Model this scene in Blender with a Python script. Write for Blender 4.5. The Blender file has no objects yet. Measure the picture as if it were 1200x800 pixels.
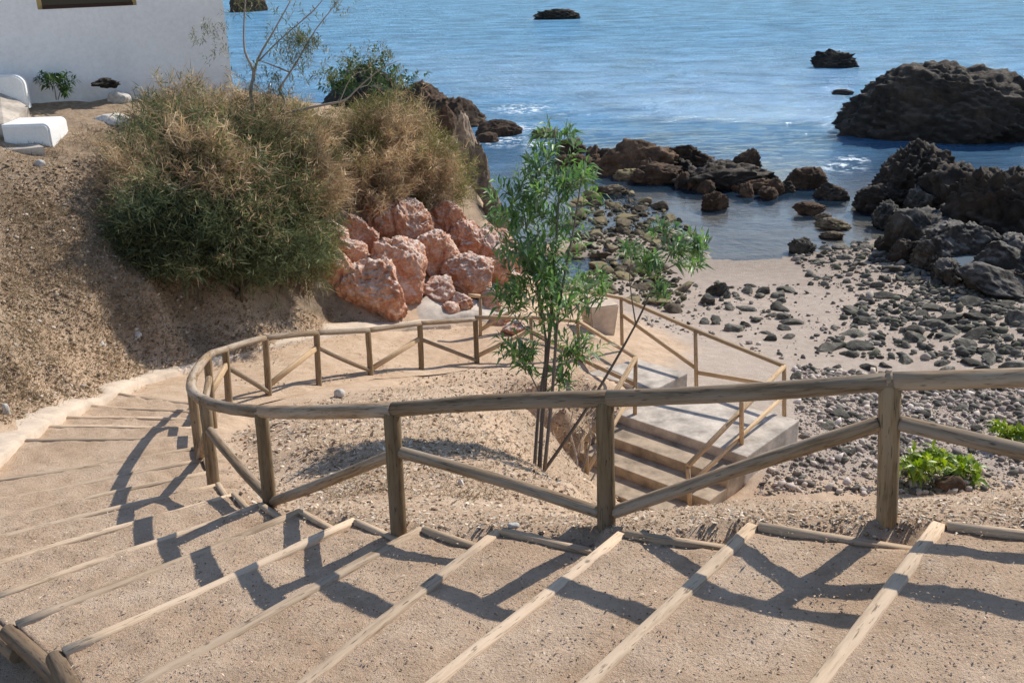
import bpy, bmesh, math, random
import numpy as np
rnd = random.Random(7)
R = np.random.RandomState(11)
sc = bpy.context.scene
COL = sc.collection

# ------------------------------------------------------------------ camera geometry
F = 1170.0                        # focal length in photo pixels (1200 x 800)
PITCH, ROLL = math.radians(21.0), math.radians(1.5)
CAMH = 10.0                       # camera height above the sea
CAM = np.array([0.0, 0.0, CAMH])
_f = np.array([0, math.cos(PITCH), -math.sin(PITCH)])
_r0 = np.array([1.0, 0, 0]); _u0 = np.array([0, math.sin(PITCH), math.cos(PITCH)])
_r = math.cos(ROLL) * _r0 - math.sin(ROLL) * _u0
_u = math.cos(ROLL) * _u0 + math.sin(ROLL) * _r0

def ray(px, py):
    return _f + (px - 600) / F * _r - (py - 400) / F * _u
def U(px, py, z):                 # survey point seen at px,py at a known distance
    return CAM + z * ray(px, py)
def H(px, py, down):              # survey point at a known height below the camera
    d = ray(px, py); return CAM + d * (down / -d[2])
def depth(p):
    return float(np.dot(np.asarray(p) - CAM, _f))
def project(p):
    q = np.asarray(p) - CAM; z = np.dot(q, _f)
    return 600 + F * np.dot(q, _r) / z, 400 - F * np.dot(q, _u) / z

# ------------------------------------------------------------------ noise
def _hash(ix, iy, iz, seed):
    h = (ix * 374761393 + iy * 668265263 + iz * 2147483647 + seed * 1274126177) & 0xFFFFFFFF
    h = ((h ^ (h >> 13)) * 1274126177) & 0xFFFFFFFF
    h = ((h ^ (h >> 16)) * 2246822519) & 0xFFFFFFFF
    return ((h ^ (h >> 15)) & 0xFFFFFF) / float(0xFFFFFF)
def vnoise(p, seed=0):
    p = np.asarray(p, float); i = np.floor(p).astype(np.int64); f = p - i
    f = f * f * f * (f * (f * 6 - 15) + 10); out = 0
    for dx in (0, 1):
        for dy in (0, 1):
            for dz in (0, 1):
                w = (f[:, 0] if dx else 1 - f[:, 0]) * (f[:, 1] if dy else 1 - f[:, 1]) * (f[:, 2] if dz else 1 - f[:, 2])
                out = out + w * _hash(i[:, 0] + dx, i[:, 1] + dy, i[:, 2] + dz, seed)
    return out * 2 - 1
def fbm(p, seed=0, oct=4, gain=.5, ridged=False):
    a, s, out = 1.0, 0.0, 0
    for k in range(oct):
        n = vnoise(p * (2.03 ** k) + 17.3 * k, seed + k)
        if ridged: n = 1 - 2 * np.abs(n)
        out = out + a * n; s += a; a *= gain
    return out / s

# ------------------------------------------------------------------ mesh helpers
def mesh_np(name, verts, faces, smooth=False):
    """faces: list of (n,k) int arrays or python lists"""
    me = bpy.data.meshes.new(name)
    verts = np.asarray(verts, np.float32)
    if isinstance(faces, np.ndarray): faces = [faces]
    loops, starts, n = [], [], 0
    for fa in faces:
        fa = np.asarray(fa, np.int32)
        if fa.size == 0: continue
        loops.append(fa.ravel()); starts.append(n + np.arange(len(fa)) * fa.shape[1]); n += fa.size
    loops = np.concatenate(loops); starts = np.concatenate(starts)
    me.vertices.add(len(verts)); me.vertices.foreach_set('co', verts.ravel())
    me.loops.add(len(loops)); me.loops.foreach_set('vertex_index', loops)
    me.polygons.add(len(starts)); me.polygons.foreach_set('loop_start', starts.astype(np.int32))
    me.update(calc_edges=True); me.validate()
    if smooth: me.polygons.foreach_set('use_smooth', np.ones(len(me.polygons), bool))
    return me
def set_col(me, col, name='col'):
    a = me.attributes.new(name, 'FLOAT_COLOR', 'POINT')
    c = np.ones((len(me.vertices), 4), np.float32); c[:, :3] = col
    a.data.foreach_set('color', c.ravel())
def link(name, me, mat, parent=None, loc=None):
    o = bpy.data.objects.new(name, me); COL.objects.link(o)
    if mat is not None and len(me.materials) == 0: me.materials.append(mat)
    if parent is not None: o.parent = parent
    if loc is not None: o.location = loc
    return o
def tag(o, label, cat, group=None, kind=None):
    o['label'] = label
    if cat: o['category'] = cat
    if group: o['group'] = group
    if kind: o['kind'] = kind
    return o
def struct(o):
    o['kind'] = 'structure'; return o
def empty(name, loc=(0, 0, 0)):
    o = bpy.data.objects.new(name, None); COL.objects.link(o); o.location = loc; o.empty_display_size = .2; return o
def child(name, me, mat, root):
    """part whose mesh is given in world coordinates, parented to an unrotated root"""
    o = link(name, me, mat, root); o.location = tuple(-np.array(root.location)); return o
def sub(name, me, mat, part):
    return link(name, me, mat, part)

def tube(pts, rad, segs=10, wob=0.0, seed=0, square=None, cap=True):
    """one tube (or a squared board: square=(w,h)); returns verts, faces, uv-per-vertex"""
    pts = [np.asarray(p, float) for p in pts]; n = len(pts)
    rad = [rad] * n if np.isscalar(rad) else rad
    vs = []; t0 = pts[1] - pts[0]; t0 /= np.linalg.norm(t0)
    up = np.array([0, 0, 1.0]) if abs(t0[2]) < .9 else np.array([1.0, 0, 0])
    rg = np.random.RandomState(seed); L = 0; vv = []
    ang = np.arange(segs) / segs * 2 * math.pi
    for i, p in enumerate(pts):
        t = pts[min(i + 1, n - 1)] - pts[max(i - 1, 0)]; t /= np.linalg.norm(t)
        s = np.cross(t, up); s /= np.linalg.norm(s); u2 = np.cross(s, t)
        if abs(t0[2]) >= .9: up = u2
        if i: L += np.linalg.norm(p - pts[i - 1])
        if square:
            w, h = square[0] / 2, square[1] / 2; c = .28
            ring = [p + s * a * w + u2 * b * h for a, b in ((1, 1 - c), (1 - c, 1), (-1 + c, 1), (-1, 1 - c), (-1, -1 + c), (-1 + c, -1), (1 - c, -1), (1, -1 + c))]
        else:
            k = 1 + wob * rg.uniform(-1, 1, segs)
            ring = [p + (s * math.cos(a) + u2 * math.sin(a)) * rad[i] * kk for a, kk in zip(ang, k)]
        vs += ring; vv.append(L)
    m = 8 if square else segs
    fs = [(i * m + j, i * m + (j + 1) % m, (i + 1) * m + (j + 1) % m, (i + 1) * m + j) for i in range(n - 1) for j in range(m)]
    uv = [(j / m, vv[i]) for i in range(n) for j in range(m)]
    caps = [tuple(range(m))[::-1], tuple((n - 1) * m + j for j in range(m))] if cap else []
    return np.array(vs), np.array(fs)[:, ::-1], [np.array([c[::-1]]) for c in caps], np.array(uv)
def tube_mesh(name, parts, smooth=True):
    V, Q, C, UV, o = [], [], [], [], 0
    for v, f, c, uv in parts:
        V.append(v); Q.append(f + o); C += [x + o for x in c]; UV.append(uv); o += len(v)
    V = np.concatenate(V); UV = np.concatenate(UV)
    me = mesh_np(name, V, [np.concatenate(Q)] + C)
    lay = me.uv_layers.new(name='UVMap'); idx = np.zeros(len(me.loops), np.int32); me.loops.foreach_get('vertex_index', idx)
    lay.data.foreach_set('uv', UV[idx].astype(np.float32).ravel())
    if smooth:
        sm = np.array([p.loop_total == 4 for p in me.polygons]); me.polygons.foreach_set('use_smooth', sm)
    return me
def log(a, b, r, segs=10, seed=0, n=6, bend=.0):
    a, b = np.asarray(a, float), np.asarray(b, float); rg = np.random.RandomState(seed)
    off = rg.normal(0, 1, 3) * bend
    pts = [a + (b - a) * t + off * math.sin(math.pi * t) for t in np.linspace(0, 1, n)]
    rr = [r * (1 + .05 * rg.uniform(-1, 1)) for _ in pts]
    # slightly rounded ends
    pts = [pts[0] , pts[0] + (pts[1] - pts[0]) * .05] + pts[1:-1] + [pts[-1] - (pts[-1] - pts[-2]) * .05, pts[-1]]
    rr = [rr[0] * .9] + [rr[0]] + rr[1:-1] + [rr[-1], rr[-1] * .9]
    return tube(pts, rr, segs, .035, seed)
def board(a, b, w, h):
    return tube([a, np.asarray(a) + (np.asarray(b) - np.asarray(a)) * .5, b], .05, square=(w, h))

def prism(top, zb, bev=0.0):
    """solid from a top polygon (list of 3d points, ccw) down to height zb (scalar or list)"""
    top = [np.asarray(p, float) for p in top]; n = len(top)
    zb = [zb] * n if np.isscalar(zb) else zb
    bm = bmesh.new()
    tv = [bm.verts.new(p) for p in top]; bv = [bm.verts.new((p[0], p[1], z)) for p, z in zip(top, zb)]
    bm.faces.new(tv); bm.faces.new(bv[::-1])
    for i in range(n): bm.faces.new((tv[i], bv[i], bv[(i + 1) % n], tv[(i + 1) % n]))
    bmesh.ops.recalc_face_normals(bm, faces=bm.faces)
    if bev: bmesh.ops.bevel(bm, geom=list(bm.edges), offset=bev, segments=2, affect='EDGES', profile=.6)
    me = bpy.data.meshes.new('solid'); bm.to_mesh(me); bm.free(); return me

_ico = {}
def ico(s):
    if s not in _ico:
        bm = bmesh.new(); bmesh.ops.create_icosphere(bm, subdivisions=s, radius=1)
        v = np.array([x.co[:] for x in bm.verts]); f = np.array([[y.index for y in x.verts] for x in bm.faces]); bm.free(); _ico[s] = (v, f)
    return _ico[s]
def rock_v(seed, s=4, planes=14, fr=1.6, amp=.16, ridge=.12, strata=0.0, sdir=(.4, .2, 1), cut=(.62, .95)):
    v, f = ico(s); n = v.copy(); rg = np.random.RandomState(seed)
    p = n.copy()
    for _ in range(planes):
        d = rg.normal(size=3); d /= np.linalg.norm(d); h = rg.uniform(*cut)
        t = p @ d; over = np.maximum(t - h, 0)
        p = p - over[:, None] * d * .88
    r = amp * fbm(n * fr + seed, seed, 4) + ridge * fbm(n * fr * 2.1 + seed * 3, seed + 9, 5, .55, True)
    if s >= 5: r = r + ridge * .45 * fbm(n * fr * 6 + seed, seed + 21, 4, .6, True)
    if strata:
        sd = np.array(sdir, float); sd /= np.linalg.norm(sd)
        t = (p @ sd) * 9 + 1.2 * fbm(p * 2.2, seed + 5, 3)
        saw = np.abs((t % 1) - .5) * 2
        r = r + strata * (saw - .5)
    return p + n * r[:, None], f

# ------------------------------------------------------------------ materials
def nmat(name):
    m = bpy.data.materials.new(name); m.use_nodes = True; nt = m.node_tree; nt.nodes.clear()
    out = nt.nodes.new('ShaderNodeOutputMaterial'); b = nt.nodes.new('ShaderNodeBsdfPrincipled')
    nt.links.new(b.outputs[0], out.inputs[0]); b.inputs['Roughness'].default_value = .9
    b.inputs['Specular IOR Level'].default_value = .25
    return m, nt, b, out
def N(nt, t, **kw):
    n = nt.nodes.new(t)
    for k, v in kw.items():
        if k in n.inputs: n.inputs[k].default_value = v
        else: setattr(n, k, v)
    return n
def noise(nt, vec, scale, detail=4, rough=.55, dist=0):
    n = N(nt, 'ShaderNodeTexNoise'); n.inputs['Scale'].default_value = scale; n.inputs['Detail'].default_value = detail
    n.inputs['Roughness'].default_value = rough; n.inputs['Distortion'].default_value = dist
    if vec is not None: nt.links.new(vec, n.inputs['Vector'])
    return n.outputs['Fac']
def ramp(nt, fac, stops, interp='LINEAR'):
    n = N(nt, 'ShaderNodeValToRGB'); e = n.color_ramp.elements; n.color_ramp.interpolation = interp
    while len(e) < len(stops): e.new(.5)
    for x, (p, c) in zip(e, stops):
        x.position = p; x.color = (*c, 1) if len(c) == 3 else c
    nt.links.new(fac, n.inputs[0]); return n.outputs[0]
def mix(nt, fac, a, b, mode='MIX'):
    n = N(nt, 'ShaderNodeMix', data_type='RGBA', blend_type=mode)
    for i, x in ((0, fac), (6, a), (7, b)):
        if isinstance(x, (int, float)): n.inputs[i].default_value = x
        elif isinstance(x, tuple): n.inputs[i].default_value = (*x, 1)
        else: nt.links.new(x, n.inputs[i])
    return n.outputs[2]
def math_(nt, op, a, b=None, clamp=False):
    n = N(nt, 'ShaderNodeMath', operation=op, use_clamp=clamp)
    for i, x in enumerate((a, b)):
        if x is None: continue
        if isinstance(x, (int, float)): n.inputs[i].default_value = x
        else: nt.links.new(x, n.inputs[i])
    return n.outputs[0]
def bump(nt, b, h, strength=.5, dist=.02):
    n = N(nt, 'ShaderNodeBump'); n.inputs['Strength'].default_value = strength; n.inputs['Distance'].default_value = dist
    nt.links.new(h, n.inputs['Height']); nt.links.new(n.outputs[0], b.inputs['Normal']); return n
def pos(nt): return N(nt, 'ShaderNodeNewGeometry').outputs['Position']
def objc(nt): return N(nt, 'ShaderNodeTexCoord').outputs['Object']
G3 = lambda v: (v, v, v)

def mat_ground(name, tread=False):
    m, nt, b, _ = nmat(name); p = pos(nt)
    big = noise(nt, p, 1.3, 6, .65); med = noise(nt, p, 5.5, 6, .65); fine = noise(nt, p, 42, 5, .7); grit = noise(nt, p, 130, 3, .7)
    base = ramp(nt, med, [(.30, (.47, .325, .215)), (.5, (.68, .485, .335)), (.70, (.80, .605, .44))])
    base = mix(nt, .45, base, ramp(nt, big, [(.35, (.46, .31, .20)), (.65, (.72, .56, .42))]))
    sp = ramp(nt, fine, [(.3, G3(.5)), (.46, G3(.95)), (.66, G3(1.05)), (.78, G3(1.4))])
    base = mix(nt, .5, base, sp, 'MULTIPLY')
    gr = ramp(nt, grit, [(.28, G3(.55)), (.42, G3(1)), (.62, G3(1.0)), (.72, G3(1.3))])
    base = mix(nt, .35, base, gr, 'MULTIPLY')
    vor = N(nt, 'ShaderNodeTexVoronoi', Scale=34.0, Randomness=1.0); nt.links.new(p, vor.inputs['Vector'])
    vc = ramp(nt, vor.outputs['Distance'], [(.0, G3(1)), (.16, G3(1)), (.24, G3(0))])
    sel = ramp(nt, N(nt, 'ShaderNodeSeparateColor').outputs[0], [(.72, G3(0)), (.76, G3(1))])
    nt.links.new(vor.outputs['Color'], sel.node.inputs[0].links[0].from_node.inputs[0])
    chip = mix(nt, 1, vc, sel, 'MULTIPLY')
    sv_ = N(nt, 'ShaderNodeSeparateColor'); nt.links.new(vor.outputs['Color'], sv_.inputs[0])
    base = mix(nt, chip, base, ramp(nt, sv_.outputs[1], [(0, (.13, .09, .06)), (.45, (.34, .25, .17)), (1, (.66, .56, .44))]))
    hgt = math_(nt, 'ADD', math_(nt, 'MULTIPLY', fine, 1.0), math_(nt, 'MULTIPLY', grit, .55))
    if not tread:
        at = N(nt, 'ShaderNodeAttribute', attribute_name='zone'); s = N(nt, 'ShaderNodeSeparateColor'); nt.links.new(at.outputs['Color'], s.inputs[0])
        sandn = ramp(nt, noise(nt, p, 3.5, 5, .6), [(.3, (.47, .375, .305)), (.7, (.58, .48, .40))])
        sandn = mix(nt, .5, sandn, ramp(nt, noise(nt, p, 25, 4, .7), [(.3, G3(.65)), (.6, G3(1.1))]), 'MULTIPLY')
        base = mix(nt, s.outputs[0], base, sandn)
        rocky = ramp(nt, noise(nt, p, 4, 6, .7, .6), [(.32, (.035, .03, .024)), (.55, (.13, .105, .08)), (.72, (.28, .23, .18))])
        base = mix(nt, s.outputs[1], base, rocky)
        straw = ramp(nt, noise(nt, p, 9, 6, .7), [(.28, (.20, .14, .095)), (.48, (.37, .27, .185)), (.72, (.53, .415, .305))])
        base = mix(nt, s.outputs[2], base, mix(nt, .6, straw, sp, 'MULTIPLY'))
        # darker where the sea keeps the sand wet
        sx = N(nt, 'ShaderNodeSeparateXYZ'); nt.links.new(p, sx.inputs[0])
        wet = ramp(nt, sx.outputs[2], [(.02, G3(.74)), (.3, G3(1))])
        base = mix(nt, 1, base, wet, 'MULTIPLY')
    nt.links.new(base, b.inputs['Base Color']); bump(nt, b, hgt, .9, .03); b.inputs['Roughness'].default_value = .95
    b.inputs['Specular IOR Level'].default_value = .1
    return m
def mat_wood(name, dark, mid, grey, greyamt=.5, grain=1.0):
    m, nt, b, _ = nmat(name)
    uv = N(nt, 'ShaderNodeUVMap'); mp = N(nt, 'ShaderNodeMapping'); mp.inputs['Scale'].default_value = (7, 1.6, 1); nt.links.new(uv.outputs[0], mp.inputs[0])
    oi = N(nt, 'ShaderNodeObjectInfo'); ad = N(nt, 'ShaderNodeVectorMath', operation='ADD'); nt.links.new(mp.outputs[0], ad.inputs[0])
    cm = N(nt, 'ShaderNodeCombineXYZ'); nt.links.new(math_(nt, 'MULTIPLY', oi.outputs['Random'], 37.0), cm.inputs[2]); nt.links.new(cm.outputs[0], ad.inputs[1])
    g = noise(nt, ad.outputs[0], 2.2, 6, .65, .6); big = noise(nt, ad.outputs[0], .55, 4, .6)
    c = ramp(nt, g, [(.3, dark), (.52, mid), (.75, tuple(min(1, x * 1.25) for x in mid))])
    c = mix(nt, ramp(nt, big, [(.4, G3(0)), (.62, G3(greyamt))]), c, grey)
    # knots and dark cracks
    crack = ramp(nt, noise(nt, ad.outputs[0], 5.0, 3, .6, .3), [(.34, G3(.22)), (.40, G3(1))])
    c = mix(nt, .8, c, crack, 'MULTIPLY')
    kn = N(nt, 'ShaderNodeTexVoronoi', Scale=1.0); mk = N(nt, 'ShaderNodeMapping'); mk.inputs['Scale'].default_value = (.42, 2.6, 1); nt.links.new(ad.outputs[0], mk.inputs[0]); nt.links.new(mk.outputs[0], kn.inputs['Vector'])
    c = mix(nt, .8, c, ramp(nt, kn.outputs['Distance'], [(.05, G3(.25)), (.11, G3(1))]), 'MULTIPLY')
    v = N(nt, 'ShaderNodeHueSaturation'); nt.links.new(c, v.inputs['Color']); nt.links.new(math_(nt, 'ADD', math_(nt, 'MULTIPLY', oi.outputs['Random'], .5), .72), v.inputs['Value'])
    nt.links.new(v.outputs[0], b.inputs['Base Color']); bump(nt, b, g, .35 * grain, .008); b.inputs['Roughness'].default_value = .8
    return m
def mat_rock(name, stops, scale=2.0, pale_top=None, bs=.8, bd=.05, rough=.85, rand=.3, moss=None, vec='obj'):
    m, nt, b, _ = nmat(name); p = objc(nt) if vec == 'obj' else pos(nt)
    oi = N(nt, 'ShaderNodeObjectInfo')
    ad = N(nt, 'ShaderNodeVectorMath', operation='ADD'); nt.links.new(p, ad.inputs[0])
    cm = N(nt, 'ShaderNodeCombineXYZ'); nt.links.new(math_(nt, 'MULTIPLY', oi.outputs['Random'], 50.0), cm.inputs[0]); nt.links.new(cm.outputs[0], ad.inputs[1]); p = ad.outputs[0]
    n1 = noise(nt, p, scale, 7, .68, .5); n2 = noise(nt, p, scale * 6, 6, .7)
    c = ramp(nt, n1, stops)
    c = mix(nt, .7, c, ramp(nt, n2, [(.3, G3(.5)), (.6, G3(1.15)), (.75, G3(1.5))]), 'MULTIPLY')
    ge = N(nt, 'ShaderNodeNewGeometry'); sx = N(nt, 'ShaderNodeSeparateXYZ'); nt.links.new(ge.outputs['Normal'], sx.inputs[0])
    if pale_top:
        k = mix(nt, 1, ramp(nt, sx.outputs[2], [(.35, G3(0)), (.85, G3(1))]), ramp(nt, noise(nt, p, scale * 2.2, 6, .7), [(.40, G3(0)), (.54, G3(1))]), 'MULTIPLY')
        c = mix(nt, k, c, pale_top)  # paler colour in noisy patches on upward faces
    if moss:
        k = mix(nt, 1, ramp(nt, sx.outputs[2], [(.1, G3(0)), (.7, G3(1))]), ramp(nt, math_(nt, 'ADD', noise(nt, p, scale * .9, 4, .6), math_(nt, 'MULTIPLY', oi.outputs['Random'], .25)), [(.55, G3(0)), (.72, G3(.85))]), 'MULTIPLY')
        c = mix(nt, k, c, moss)
    v = N(nt, 'ShaderNodeHueSaturation'); nt.links.new(c, v.inputs['Color'])
    nt.links.new(math_(nt, 'ADD', math_(nt, 'MULTIPLY', oi.outputs['Random'], rand * 2), 1 - rand), v.inputs['Value'])
    nt.links.new(v.outputs[0], b.inputs['Base Color'])
    bump(nt, b, math_(nt, 'ADD', n1, math_(nt, 'MULTIPLY', n2, .5)), bs, bd); b.inputs['Roughness'].default_value = rough
    return m
def mat_leaf(name, transl=.35, rough=.5, spec=.3):
    m, nt, b, out = nmat(name); at = N(nt, 'ShaderNodeAttribute', attribute_name='col')
    nt.links.new(at.outputs['Color'], b.inputs['Base Color']); b.inputs['Roughness'].default_value = rough; b.inputs['Specular IOR Level'].default_value = spec
    t = N(nt, 'ShaderNodeBsdfTranslucent'); h = N(nt, 'ShaderNodeHueSaturation', Saturation=1.15, Value=1.25); nt.links.new(at.outputs['Color'], h.inputs['Color']); nt.links.new(h.outputs[0], t.inputs[0])
    mx = N(nt, 'ShaderNodeMixShader'); mx.inputs[0].default_value = transl
    nt.links.new(b.outputs[0], mx.inputs[1]); nt.links.new(t.outputs[0], mx.inputs[2]); nt.links.new(mx.outputs[0], out.inputs[0]); return m
def mat_attr(name, rough=.9):
    m, nt, b, _ = nmat(name); at = N(nt, 'ShaderNodeAttribute', attribute_name='col'); nt.links.new(at.outputs['Color'], b.inputs['Base Color'])
    bump(nt, b, noise(nt, pos(nt), 60, 4, .7), .5, .01); b.inputs['Roughness'].default_value = rough; return m
def mat_plaster(name, c, stain=.12, sc_=1.5, bs=.15):
    m, nt, b, _ = nmat(name); p = pos(nt)
    n = noise(nt, p, sc_, 6, .65); n2 = noise(nt, p, sc_ * 14, 5, .7)
    col = ramp(nt, n, [(.3, tuple(x * (1 - stain * 1.6) for x in c)), (.55, c), (.75, tuple(min(.9, x * (1 + stain)) for x in c))])
    col = mix(nt, .35, col, ramp(nt, n2, [(.3, G3(.75)), (.6, G3(1.05))]), 'MULTIPLY')
    nt.links.new(col, b.inputs['Base Color']); bump(nt, b, n2, bs, .01); return m

M = {}
M['ground'] = mat_ground('sandy_earth'); M['tread'] = mat_ground('trodden_earth', True)
M['log'] = mat_wood('weathered_log', (.12, .075, .042), (.27, .185, .112), (.36, .30, .24), .85)
M['post'] = mat_wood('post_log', (.10, .065, .035), (.235, .16, .085), (.29, .23, .165), .6)
M['board'] = mat_wood('sawn_board', (.30, .19, .10), (.50, .345, .20), (.52, .40, .28), .4)
M['riser'] = mat_wood('dusty_riser', (.30, .21, .135), (.50, .37, .25), (.58, .44, .315), .8)
M['edgelog'] = mat_wood('edge_log', (.10, .06, .035), (.22, .15, .09), (.30, .22, .15), .6)
M['rock'] = mat_rock('sea_rock_stone', [(.3, (.012, .010, .009)), (.5, (.035, .028, .022)), (.68, (.085, .062, .044))], .45, pale_top=(.10, .082, .065), bs=1.0, bd=.25)
M['brownrock'] = mat_rock('brown_shore_rock', [(.3, (.022, .016, .012)), (.5, (.09, .055, .034)), (.7, (.20, .125, .075))], .9, bs=1.0, bd=.12)
M['cliff'] = mat_rock('cliff_stone', [(.3, (.10, .075, .055)), (.5, (.27, .205, .15)), (.7, (.45, .37, .29))], 1.2, bs=1.0, bd=.1)
M['slabrock'] = mat_rock('grey_shore_rock', [(.3, (.018, .016, .014)), (.5, (.06, .054, .046)), (.7, (.17, .15, .125))], 1.1, pale_top=(.21, .19, .165), bs=1.0, bd=.12)
M['stone'] = mat_rock('beach_stone_grey', [(.3, (.04, .037, .03)), (.5, (.12, .11, .088)), (.72, (.27, .24, .195))], 2.2, bs=.8, bd=.05, rand=.5)
M['mossy'] = mat_rock('beach_stone_mossy', [(.3, (.04, .03, .02)), (.5, (.14, .105, .07)), (.72, (.32, .25, .18))], 2.0, bs=.5, bd=.03, rand=.35, moss=(.20, .165, .08))
M['red'] = mat_rock('red_limestone', [(.28, (.25, .10, .06)), (.42, (.54, .245, .14)), (.55, (.65, .37, .25)), (.68, (.78, .60, .52))], 2.6, pale_top=(.84, .69, .60), bs=1.0, bd=.1, rand=.12)  # pale dusting on tops, with their sunlit look put into the colour
M['white_stone'] = mat_rock('pale_stone', [(.3, (.45, .42, .38)), (.6, (.66, .62, .57))], 2.5, bs=.5, bd=.03, rand=.12)
M['concrete'] = mat_plaster('concrete', (.55, .48, .41), .34, 2.2, .5)
M['step'] = mat_plaster('worn_step', (.42, .325, .235), .36, 2.2, .5)
M['kerb'] = mat_plaster('pale_mortar', (.62, .50, .39), .16, 3.0, .6)
M['wall'] = mat_plaster('white_wall', (.87, .86, .86), .05, .8, .1)
def _dirty(m, z0, z1, c=(.42, .34, .26)):
    nt = m.node_tree; b = [n for n in nt.nodes if n.type == 'BSDF_PRINCIPLED'][0]; src = b.inputs['Base Color'].links[0].from_socket
    p = pos(nt); sx = N(nt, 'ShaderNodeSeparateXYZ'); nt.links.new(p, sx.inputs[0]); mr = N(nt, 'ShaderNodeMapRange'); mr.inputs[1].default_value = z0; mr.inputs[2].default_value = z1; mr.inputs[3].default_value = 1; mr.inputs[4].default_value = 0
    nt.links.new(sx.outputs[2], mr.inputs[0]); k = math_(nt, 'MULTIPLY', mr.outputs[0], ramp(nt, noise(nt, p, 2.2, 6, .7), [(.35, G3(.1)), (.65, G3(1))]))
    nt.links.new(mix(nt, math_(nt, 'MULTIPLY', k, .75), src, c), b.inputs['Base Color'])
_dirty(M['wall'], CAMH - 3.0, CAMH - 2.2)
M['white'] = mat_plaster('whitewash', (.82, .82, .81), .04, 1.5, .15)
M['leaf'] = mat_leaf('leaf', .4, .42, .5); M['blade'] = mat_leaf('dry_blade', .25, .8, .1); M['attr'] = mat_attr('chip')
M['bark'] = mat_wood('bark', (.07, .055, .045), (.16, .13, .105), (.22, .19, .16), .5)
M['palebark'] = mat_wood('pale_bark', (.16, .125, .10), (.33, .27, .22), (.42, .36, .31), .6)
M['frame'] = mat_plaster('ochre_frame', (.46, .33, .14), .1, 3, .1)
M['darkframe'] = mat_plaster('dark_frame', (.05, .03, .022), .1, 3, .1)
def mat_glass():
    m, nt, b, _ = nmat('window_pane'); b.inputs['Base Color'].default_value = (.012, .012, .014, 1); b.inputs['Roughness'].default_value = .08; b.inputs['Specular IOR Level'].default_value = .5
    return m
M['pane'] = mat_glass()

# ------------------------------------------------------------------ stair and path layout
# step boundaries: inner end, a second point toward the outer end, drop of the upper tread below the camera
BOUND = [
    ((1097, 620), (960, 800), 3.00, None), ((878, 620), (690, 800), 3.19, None), ((724, 629), (511, 800), 3.38, None),
    ((580, 625), (400, 766), 3.57, None), ((489, 623), (169, 798), 3.76, None), ((410, 613), (75, 764), 3.95, 0),
    ((347, 602), (20, 732), 4.14, 0), ((300, 593), (0, 697), 4.33, None), ((269, 580), (0, 658), 4.52, None),
    ((251, 568), (0, 628), 4.71, None), ((243, 553), (0, 606), 4.90, None), ((237, 539), (0, 585), 5.09, None),
    ((232, 525), (0, 562), 5.28, None), ((231, 512), (22, 516), 5.47, 0), ((232, 501), (50, 499), 5.66, 0),
    ((238, 491), (74, 488), 5.85, 0), ((250, 484), (103, 475), 6.03, 0), ((262, 478), (135, 461), 6.2, 0)]
WID = [3.0, 2.9, 2.7, 2.5, 2.35, 0, 0, 2.15, 2.2, 2.3, 2.4, 2.45, 2.5, 0, 0, 0, 0, 0]
bnd = []
for (a, b_, dn, flag), w in zip(BOUND, WID):
    I = H(*a, dn); O = H(*b_, dn)
    if flag is None: d = O - I; O = I + d / np.linalg.norm(d) * w
    bnd.append((I, O, CAMH - dn))
# two more treads to the right, climbing out of the frame
for k in (1, 2):
    I = bnd[0][0] + np.array([1.05, -.30, .19]); O = bnd[0][1] + np.array([1.0, -.45, .19]); bnd.insert(0, (I, O, I[2]))
# path after the last step, slope only
PATH = [((262, 478), (135, 461), 6.38), ((312, 466), (165, 451), 6.55), ((350, 457), (220, 436), 6.8), ((376, 451), (330, 405), 7.07), ((436, 438), (400, 393), 7.43),
        ((496, 434), (470, 386), 7.82), ((560, 426), (535, 384), 8.08), ((626, 422), (632, 381), 8.25), ((690, 432), (690, 390), 8.33)]
pth = [(H(*a, d), H(*b_, d), CAMH - d) for a, b_, d in PATH]

def in_poly(x, y, poly):
    x = np.asarray(x); y = np.asarray(y); ins = np.zeros(x.shape, bool); n = len(poly)
    for i in range(n):
        x1, y1 = poly[i][0], poly[i][1]; x2, y2 = poly[(i + 1) % n][0], poly[(i + 1) % n][1]
        c = ((y1 > y) != (y2 > y)) & (x < (x2 - x1) * (y - y1) / (y2 - y1 + 1e-12) + x1); ins ^= c
    return ins
quads = []                       # (polygon, height array as a function)
for k in range(1, len(bnd)):
    h = bnd[k][2]; quads.append(([bnd[k - 1][0], bnd[k - 1][1], bnd[k][1], bnd[k][0]], h))
pquads = [([pth[k][0], pth[k][1], pth[k + 1][1], pth[k + 1][0]], min(pth[k][2], pth[k + 1][2])) for k in range(len(pth) - 1)]

PL1 = [H(722, 484, 8.5), H(875, 535, 8.5), H(937, 492, 8.5), H(800, 458, 8.5)]
PL2 = [H(686, 437, 8.33), H(766, 457, 8.33), H(806, 437, 8.33), H(746, 420, 8.33)]

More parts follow.
